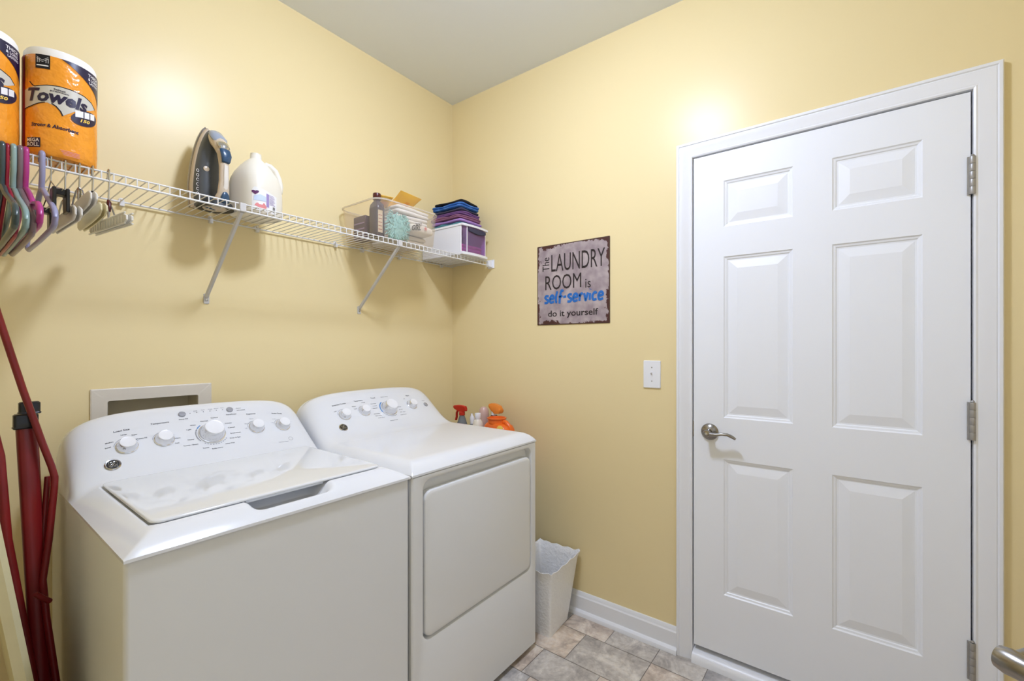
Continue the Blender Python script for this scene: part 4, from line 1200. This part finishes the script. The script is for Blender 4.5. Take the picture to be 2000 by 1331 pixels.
# black clip hanger: bar with two black clips
t = thing('clip_hanger', 'metal bar hanger with two black plastic clips', 'hanger', (-1.762, RY, ZS - 0.001), 0)
def q(y, z, dx=0.0): return (dx, y - RY, z - (ZS - 0.001))
hk = [q(RY + 0.011, 1.776)] + [q(RY - 0.001 + 0.008 * math.cos(math.radians(18 * k_)), 1.7945 + 0.008 * math.sin(math.radians(18 * k_))) for k_ in range(11)] + [q(RY - 0.009, 1.770), q(RY - 0.002, 1.755), q(RY, 1.738)]
MB().tube(hk, 0.0019, 8).build('hook', M['wirem'], t)
MB().tube([q(RY, 1.738), q(RY - 0.07, 1.706), q(-0.46, 1.686), q(-0.48, 1.680), q(-0.30, 1.678), q(-0.13, 1.680), q(-0.15, 1.686), q(RY + 0.07, 1.706), q(RY, 1.738)], 0.0015, 8).build('wire_frame', M['wirem'], t)
for yc in (-0.435, -0.20):
    c = MB()
    for s_ in (-1, 1):
        c.box((s_ * 0.0115 - 0.0035, yc - RY - 0.021, 1.634 - (ZS - 0.001)), (s_ * 0.0115 + 0.0035, yc - RY + 0.021, 1.690 - (ZS - 0.001)))
    c.box((-0.010, yc - RY - 0.014, 1.674 - (ZS - 0.001)), (0.010, yc - RY + 0.014, 1.688 - (ZS - 0.001)))
    bevel(c.build('clip', M['black'], t, smooth=False), 0.002)
    s2 = MB()
    for zz_ in (1.644, 1.666):
        for dy in (-0.006, 0.001): s2.box((0.0152, yc - RY + dy, zz_ - (ZS - 0.001)), (0.0158, yc - RY + dy + 0.005, zz_ + 0.010 - (ZS - 0.001)))
    s2.build('spring_plate', M['wirem'], t, smooth=False)

# ------------------------------------------------------------------ sign
sgn = MB()
sgn.loops([[(xx, p[0], p[1]) for p in rrect(0, 0, 0.2055 - i_, 0.2055 - i_, 0.003, 0, 3)] for xx, i_ in ((-0.0005, 0), (-0.0035, 0), (-0.0042, 0.0008))])
sign = sgn.build('wall_sign', sign_mat(), smooth=False)
sign.location = (0, -0.8335, 1.6295)
tag(sign, 'square weathered metal sign reading The LAUNDRY ROOM is self-service do it yourself', 'sign')
lt = MB()
XS = -0.0048
def put(body, y, z, w, h, mi=0, rot=False, bold=0.0, shear=0.0):
    vs, fs = text_fit(body, w, h, bold, shear, 3)
    out = []
    for a, b in vs:
        if rot: a, b = -b, a
        out.append((XS, -(y + a), z + b))
    lt.add(out, fs, mi)
# sign frame: y to the right (towards the door), origin at its centre
put('The', -0.130, 0.072, 0.072, 0.042, 0, True, bold=0.005)
put('LAUNDRY', -0.118, 0.066, 0.300, 0.088, 0, bold=0.0)
put('ROOM', -0.155, -0.026, 0.210, 0.074, 0, bold=0.0)
put('is', 0.077, -0.030, 0.030, 0.043, 0)
put('do it yourself', -0.138, -0.174, 0.284, 0.042, 0, bold=0.014)
# hand brushed "self-service" from round strokes
def pen(pts, r, mi=1, seg=6):
    P = [Vector((p[0], p[1])) for p in pts]
    out = []
    for i in range(len(P) - 1):
        p0 = P[max(i - 1, 0)]; p1 = P[i]; p2 = P[i + 1]; p3 = P[min(i + 2, len(P) - 1)]
        for k_ in range(seg):
            t = k_ / seg
            out.append(0.5 * ((2 * p1) + (-p0 + p2) * t + (2 * p0 - 5 * p1 + 4 * p2 - p3) * t * t + (-p0 + 3 * p1 - 3 * p2 + p3) * t ** 3))
    out.append(P[-1])
    lt.tube([(XS - 0.0003, -a.x, a.y) for a in out], r, 8, mi, flat=(1, 1) )
def brush(letters, x, z, s, gap):
    G = {'s': ([[(0.62, 0.92), (0.3, 1.0), (0.08, 0.78), (0.3, 0.55), (0.58, 0.35), (0.45, 0.06), (0.0, 0.05)]], 0.72),
         'e': ([[(0.08, 0.52), (0.62, 0.6), (0.55, 0.95), (0.25, 0.98), (0.04, 0.55), (0.2, 0.06), (0.72, 0.16)]], 0.80),
         'l': ([[(0.28, 1.55), (0.12, 0.8), (0.14, 0.15), (0.34, 0.05)]], 0.42),
         'f': ([[(0.72, 1.45), (0.45, 1.6), (0.3, 1.2), (0.22, 0.4), (0.2, -0.15)], [(0.0, 0.72), (0.62, 0.85)]], 0.66),
         '-': ([[(0.0, 0.68), (0.45, 0.75)]], 0.58),
         'r': ([[(0.1, 1.0), (0.12, 0.5), (0.1, 0.02)], [(0.12, 0.6), (0.3, 0.95), (0.55, 0.92)]], 0.60),
         'v': ([[(0.05, 1.0), (0.2, 0.5), (0.32, 0.05), (0.48, 0.6), (0.6, 1.05)]], 0.70),
         'i': ([[(0.12, 0.95), (0.1, 0.5), (0.12, 0.04)], [(0.13, 1.42), (0.15, 1.48)]], 0.34),
         'c': ([[(0.62, 0.85), (0.35, 1.02), (0.06, 0.6), (0.2, 0.08), (0.66, 0.12)]], 0.76)}
    for ch in letters:
        st, w = G[ch]
        for g_ in st:
            pen([(x + a * s + b * s * 0.06, z + b * s) for a, b in g_], 0.0062)
        x += w * s + gap
brush('self-service', -0.160, -0.093, 0.0375, 0.0035)
# flatten the brushed letters onto the plate
lt.v = [(XS - 0.0006 if v[0] < XS - 0.0004 else v[0], v[1], v[2]) for v in lt.v]
lto = lt.build('lettering', [M['signbrown'], M['signblue']], sign, smooth=False)

# ------------------------------------------------------------------ light switch
sw = thing('light_switch', 'white toggle light switch plate on the yellow wall beside the door', 'light switch', (0, -1.2405, 1.189))
MB().loops([[(xx, p[0], p[1]) for p in rrect(0, 0, 0.0385 - i_, 0.0610 - i_, 0.004, 0, 4)] for xx, i_ in ((-0.0003, 0), (-0.004, 0), (-0.0062, 0.0022))]).build('cover_plate', M['trim'], sw, angle=25)
tg = MB().box((-0.0075, -0.005, -0.012), (-0.006, 0.005, 0.012)); tg.loops([[(-0.006, -0.0035, -0.004), (-0.006, 0.0035, -0.004), (-0.006, 0.0035, 0.008), (-0.006, -0.0035, 0.008)], [(-0.017, -0.003, 0.007), (-0.017, 0.003, 0.007), (-0.0165, 0.003, 0.0125), (-0.0165, -0.003, 0.0125)]])
tg.build('toggle', M['whitepl'], sw, smooth=False)
for z in (-0.0302, 0.0302): MB().lathe([(0.003, 0), (0.0026, 0.001)], (-0.0062, 0, z), (-1, 0, 0), 10).build('screw', M['hingem'], sw)

# ------------------------------------------------------------------ waste basket
wbk = MB()
def bkl(t, ins=0.0, wav=0.0):
    hx = 0.088 + (0.140 - 0.088) * t - ins; hy = 0.078 + (0.112 - 0.078) * t - ins
    pts = []
    src = rrect(0, 0, hx, hy, 0.012, 0, 3)
    out = []
    for i in range(len(src)):
        a, b = Vector(src[i]), Vector(src[(i + 1) % len(src)])
        m_ = 14 if i % 4 == 3 else 1
        for q_ in range(m_):
            c_ = a.lerp(b, q_ / m_)
            out.append(c_)
    z = 0.315 * t
    return [(c_.x * (1 + wav * 0.016), c_.y * (1 + wav * 0.016), z + wav * (0.0032 * math.sin(i * 1.55) + (0.004 if abs(c_.x) > hx - 0.02 and abs(c_.y) > hy - 0.02 else 0))) for i, c_ in enumerate(out)]
Lb = [bkl(0), bkl(0.02), bkl(0.25), bkl(0.5), bkl(0.75), bkl(0.93), bkl(0.97, -0.002, 0.6), bkl(1.0, -0.004, 1.0), bkl(1.0, -0.001, 1.0), bkl(0.96, 0.003, 0.5), bkl(0.9, 0.003), bkl(0.5, 0.003), bkl(0.02, 0.003)]
wbk.loops(Lb)
wb_o = wbk.build('waste_basket', M['basket'], angle=50)
wb_o.location = (-0.172, -0.785, 0.0005); wb_o.rotation_euler = (0, 0, math.radians(3))
tag(wb_o, 'embossed white plastic waste basket with a scalloped rim on the floor beside the dryer', 'waste basket')

# ------------------------------------------------------------------ cleaning bottles on a low cart beside the dryer
CT = 0.70
ct = thing('utility_cart', 'narrow white utility cart in the gap between dryer and wall', 'cart', (-0.175, -0.32, 0))
c_ = MB().loops([rrect(-0.175, -0.325, 0.14, 0.275, 0.02, z, 4) for z in (CT - 0.02, CT)])
c_.build('cart_top', M['whitepl'], ct, world=True)
for sx in (-1, 1):
    for y in (-0.57, -0.08):
        MB().tube([(-0.175 + sx * 0.12, y, 0.0), (-0.175 + sx * 0.12, y, CT - 0.019)], 0.009, 10).build('leg', M['whitepl'], ct, world=True)
# spray bottle
sb = thing('spray_bottle', 'clear grey spray bottle with a red trigger head', 'spray bottle', (-0.17, -0.242, CT))
MB().lathe([(0.034, 0.0), (0.038, 0.004), (0.038, 0.13), (0.034, 0.17), (0.020, 0.215), (0.014, 0.232), (0.014, 0.245)], n=28).build('bottle', M['greybot'], sb)
hd_ = MB().lathe([(0.0165, 0.236), (0.0165, 0.252), (0.013, 0.256)], n=20)
hd_.loops([[(w_ * 0.010, y_, z_) for w_, z_ in ((-1, zb_), (1, zb_), (1, zt_ - 0.004), (0.6, zt_), (-0.6, zt_), (-1, zt_ - 0.004))] for y_, zb_, zt_ in ((-0.030, 0.262, 0.276), (-0.026, 0.258, 0.286), (-0.005, 0.254, 0.290), (0.022, 0.256, 0.290), (0.040, 0.264, 0.288), (0.052, 0.268, 0.286))])
hd_.tube([(0, 0.050, 0.277), (0, 0.060, 0.277)], 0.008, 10)
hd_.build('trigger_head', M['redpl'], sb)
MB().tube([(0, 0.030, 0.262), (0, 0.040, 0.245), (0, 0.040, 0.225), (0, 0.046, 0.205)], 0.0055, 8, flat=(1, 1.4)).build('trigger', M['redpl'], sb)
# tilted grey squeeze bottle with white nozzle
q1 = thing('squeeze_bottle', 'grey bottle with a white pointed nozzle leaning behind the dryer edge', 'bottle', (-0.145, -0.325, CT))
MB().lathe([(0.026, 0.0), (0.028, 0.004), (0.028, 0.15), (0.022, 0.18), (0.012, 0.195)], n=24).build('bottle', M['greybot'], q1)
MB().lathe([(0.0135, 0.190), (0.0135, 0.222), (0.010, 0.232), (0.006, 0.240), (0.005, 0.248)], n=18).build('nozzle', M['whitepl'], q1)
q1.rotation_euler = (math.radians(-8), 0, 0)
# white capped bottle
q2 = thing('cleaner_bottle', 'white bottle with a ribbed white cap beside the orange detergent jug', 'bottle', (-0.215, -0.398, CT))
MB().lathe([(0.026, 0.0), (0.028, 0.004), (0.028, 0.20), (0.024, 0.222), (0.0145, 0.236)], n=24).build('bottle', M['jug'], q2)
MB().lathe([(0.0155, 0.234), (0.0165, 0.236), (0.0165, 0.262), (0.015, 0.266), (0.004, 0.267)], n=20).build('cap', M['whitepl'], q2)
q5 = thing('cleaner_bottle', 'pale blush bottle with a domed top, behind the white capped bottle', 'bottle', (-0.080, -0.322, CT))
MB().lathe([(0.026, 0.0), (0.029, 0.004), (0.029, 0.235), (0.026, 0.262), (0.016, 0.276), (0.004, 0.279)], n=24).build('bottle', M['pinkbot'], q5)
# amber capped bottle at the back
q3 = thing('cleaner_bottle', 'dark bottle with an amber orange angled cap next to the wall', 'bottle', (-0.085, -0.400, CT))
MB().lathe([(0.026, 0.0), (0.030, 0.004), (0.030, 0.20), (0.022, 0.232), (0.014, 0.242)], n=24).build('bottle', M['maroon'], q3)
cpm = MB().loops([[(w_, y_, z_) for w_, z_ in ((-0.016, zb_), (0.016, zb_), (0.018, (zb_ + zt_) / 2), (0.010, zt_), (-0.010, zt_), (-0.018, (zb_ + zt_) / 2))] for y_, zb_, zt_ in ((-0.052, 0.262, 0.278), (-0.044, 0.252, 0.292), (-0.015, 0.250, 0.302), (0.010, 0.266, 0.304), (0.026, 0.284, 0.300))])
cpm.lathe([(0.015, 0.238), (0.015, 0.262)], n=18, mi=1)
cpm.build('cap', [M['orangecap'], M['whitepl']], q3)
# orange detergent jug
q4 = thing('detergent_jug', 'large orange detergent jug with a screw collar and yellow label', 'detergent jug', (-0.19, -0.520, CT))
def ol(hx, hy, z, r=0.03, dy=0.0): return rrect(0, dy, hx, hy, r, z, 5)
MB().loops([ol(0.045, 0.075, 0.0), ol(0.050, 0.080, 0.006), ol(0.050, 0.080, 0.17), ol(0.048, 0.076, 0.195), ol(0.046, 0.070, 0.212, 0.03, 0.004), ol(0.042, 0.050, 0.224, 0.03, 0.012), ol(0.040, 0.042, 0.228, 0.03, 0.016)]).build('bottle', M['orangepl'], q4)
MB().lathe([(0.044, 0.222), (0.046, 0.224), (0.046, 0.243), (0.050, 0.245), (0.050, 0.250), (0.043, 0.251), (0.041, 0.238)], (0, 0.016, 0), n=30).build('collar', M['orangepl'], q4)
MB().tube([(0.0, -0.026, 0.232), (0.0, -0.045, 0.230), (0.0, -0.070, 0.208), (0.0, -0.080, 0.170)], 0.012, 10).build('handle', M['orangepl'], q4)
MB().lathe([(0.022, 0), (0.020, 0.001)], (-0.0502, -0.045, 0.200), (-1, 0, 0.1), 20).build('label', M['yellowlbl'], q4)

# ------------------------------------------------------------------ ironing board on end
ibd = thing('ironing_board', 'cream covered ironing board with folded red metal legs standing on end', 'ironing board', (-1.80, -0.35, 0))
bo = MB()
def bx_(z): return -1.817 - 0.135 * (z - 0.6)
L = []
for i in range(29):
    z = 0.012 + 1.40 * i / 28
    w = 0.172 if z < 0.95 else 0.172 * max(0.02, 1 - ((z - 0.95) / 0.475) ** 1.9) ** 0.62
    xr = bx_(z); yc = -0.378
    L.append([(xr, yc - w + 0.008, z), (xr - 0.010, yc - w, z), (xr - 0.026, yc - w + 0.004, z), (xr - 0.030, yc - w + 0.02, z), (xr - 0.030, yc + w - 0.02, z), (xr - 0.026, yc + w - 0.004, z), (xr - 0.010, yc + w, z), (xr, yc + w - 0.008, z)])
bo.loops(L)
bo.build('padded_top', M['cream_cloth'], ibd, world=True, angle=50)
# the wide flat leg and its twin behind
def flatbar(p0, p1, w, t_, name='leg'):
    p0, p1 = Vector(p0), Vector(p1); u = Vector((1, 0.12, 0)).normalized(); v = (p1 - p0).normalized().cross(u)
    mb = MB().loops([[p + u * a * w + v * b * t_ for a, b in ((1, 0.4), (0.75, 1), (-0.75, 1), (-1, 0.4), (-1, -0.4), (-0.75, -1), (0.75, -1), (1, -0.4))] for p in (p0, p1)])
    return mb.build(name, M['red'], ibd, world=True, angle=60)
l1 = flatbar((-1.757, -0.27, 0.03), (-1.798, -0.235, 1.105), 0.0190, 0.012)
l2 = flatbar((-1.752, -0.235, 0.03), (-1.790, -0.200, 1.135), 0.0150, 0.010)
def cap_(p, w, t_, h_, leg):
    p = Vector(p) - Vector(ibd.location)
    MB().loops([rrect(p.x, p.y, w, t_, 0.006, p.z - h_, 4), rrect(p.x, p.y, w + 0.002, t_ + 0.002, 0.006, p.z - h_ + 0.003, 4), rrect(p.x, p.y, w, t_, 0.006, p.z - h_ + 0.006, 4), rrect(p.x, p.y, w, t_, 0.006, p.z - 0.003, 4), rrect(p.x, p.y, w - 0.003, t_ - 0.003, 0.005, p.z, 4)]).build('rubber_cap', M['black'], leg, world=False)
cap_((-1.799, -0.235, 1.137), 0.0225, 0.0150, 0.038, l1)
cap_((-1.789, -0.200, 1.165), 0.0200, 0.0130, 0.032, l2)
def rod(pts, r, name='bent_leg_tube'):
    return MB().tube(pts, r, 12).build(name, M['red'], ibd, world=True)
rod([(-1.862, -0.27, 1.46), (-1.851, -0.27, 1.40), (-1.806, -0.262, 1.200), (-1.772, -0.262, 1.06), (-1.755, -0.262, 0.995), (-1.749, -0.262, 0.965), (-1.750, -0.262, 0.935), (-1.760, -0.262, 0.80), (-1.771, -0.262, 0.700), (-1.765, -0.27, 0.60), (-1.748, -0.285, 0.42), (-1.745, -0.29, 0.20), (-1.746, -0.29, 0.03)], 0.0075)
rod([(-1.759, -0.235, 0.965), (-1.766, -0.240, 0.85), (-1.774, -0.250, 0.72), (-1.770, -0.262, 0.66)], 0.0062, 'brace_tube')
rod([(-1.790, -0.315, 0.690), (-1.776, -0.312, 0.672), (-1.763, -0.300, 0.655)], 0.0062, 'lock_pin')
rod([(-1.856, -0.27, 1.10), (-1.846, -0.27, 1.04), (-1.834, -0.27, 0.83), (-1.811, -0.27, 0.640), (-1.788, -0.27, 0.450), (-1.783, -0.28, 0.2), (-1.783, -0.28, 0.03)], 0.0095)

# ------------------------------------------------------------------ open entry door just right of the view, with its lever reaching in
eh = Vector((-0.745, -2.575)); el = Vector((-1.310, -2.103)); 
ed = (el - eh); elen = ed.length; ang = math.atan2(ed.y, ed.x)
entry = MB().box((0, -0.017, 0.012), (elen, 0.017, 2.04))
eo = entry.build('door_2', M['door'], smooth=False)
eo.location = (eh.x, eh.y, 0); eo.rotation_euler = (0, 0, ang)
struct(eo, 'open white entry door at the right edge of the view')
eho = bpy.data.objects.new('lever_handle', None); COL.objects.link(eho); eho.parent = eo
# local frame of the lever set: its -x axis is the door's -y side (towards the room)
eho.location = (elen - 0.055, -0.017, 0.960); eho.rotation_euler = (0, 0, PI / 2)
lever_set(eho, 0.0, 0.0, 0.0, 1)
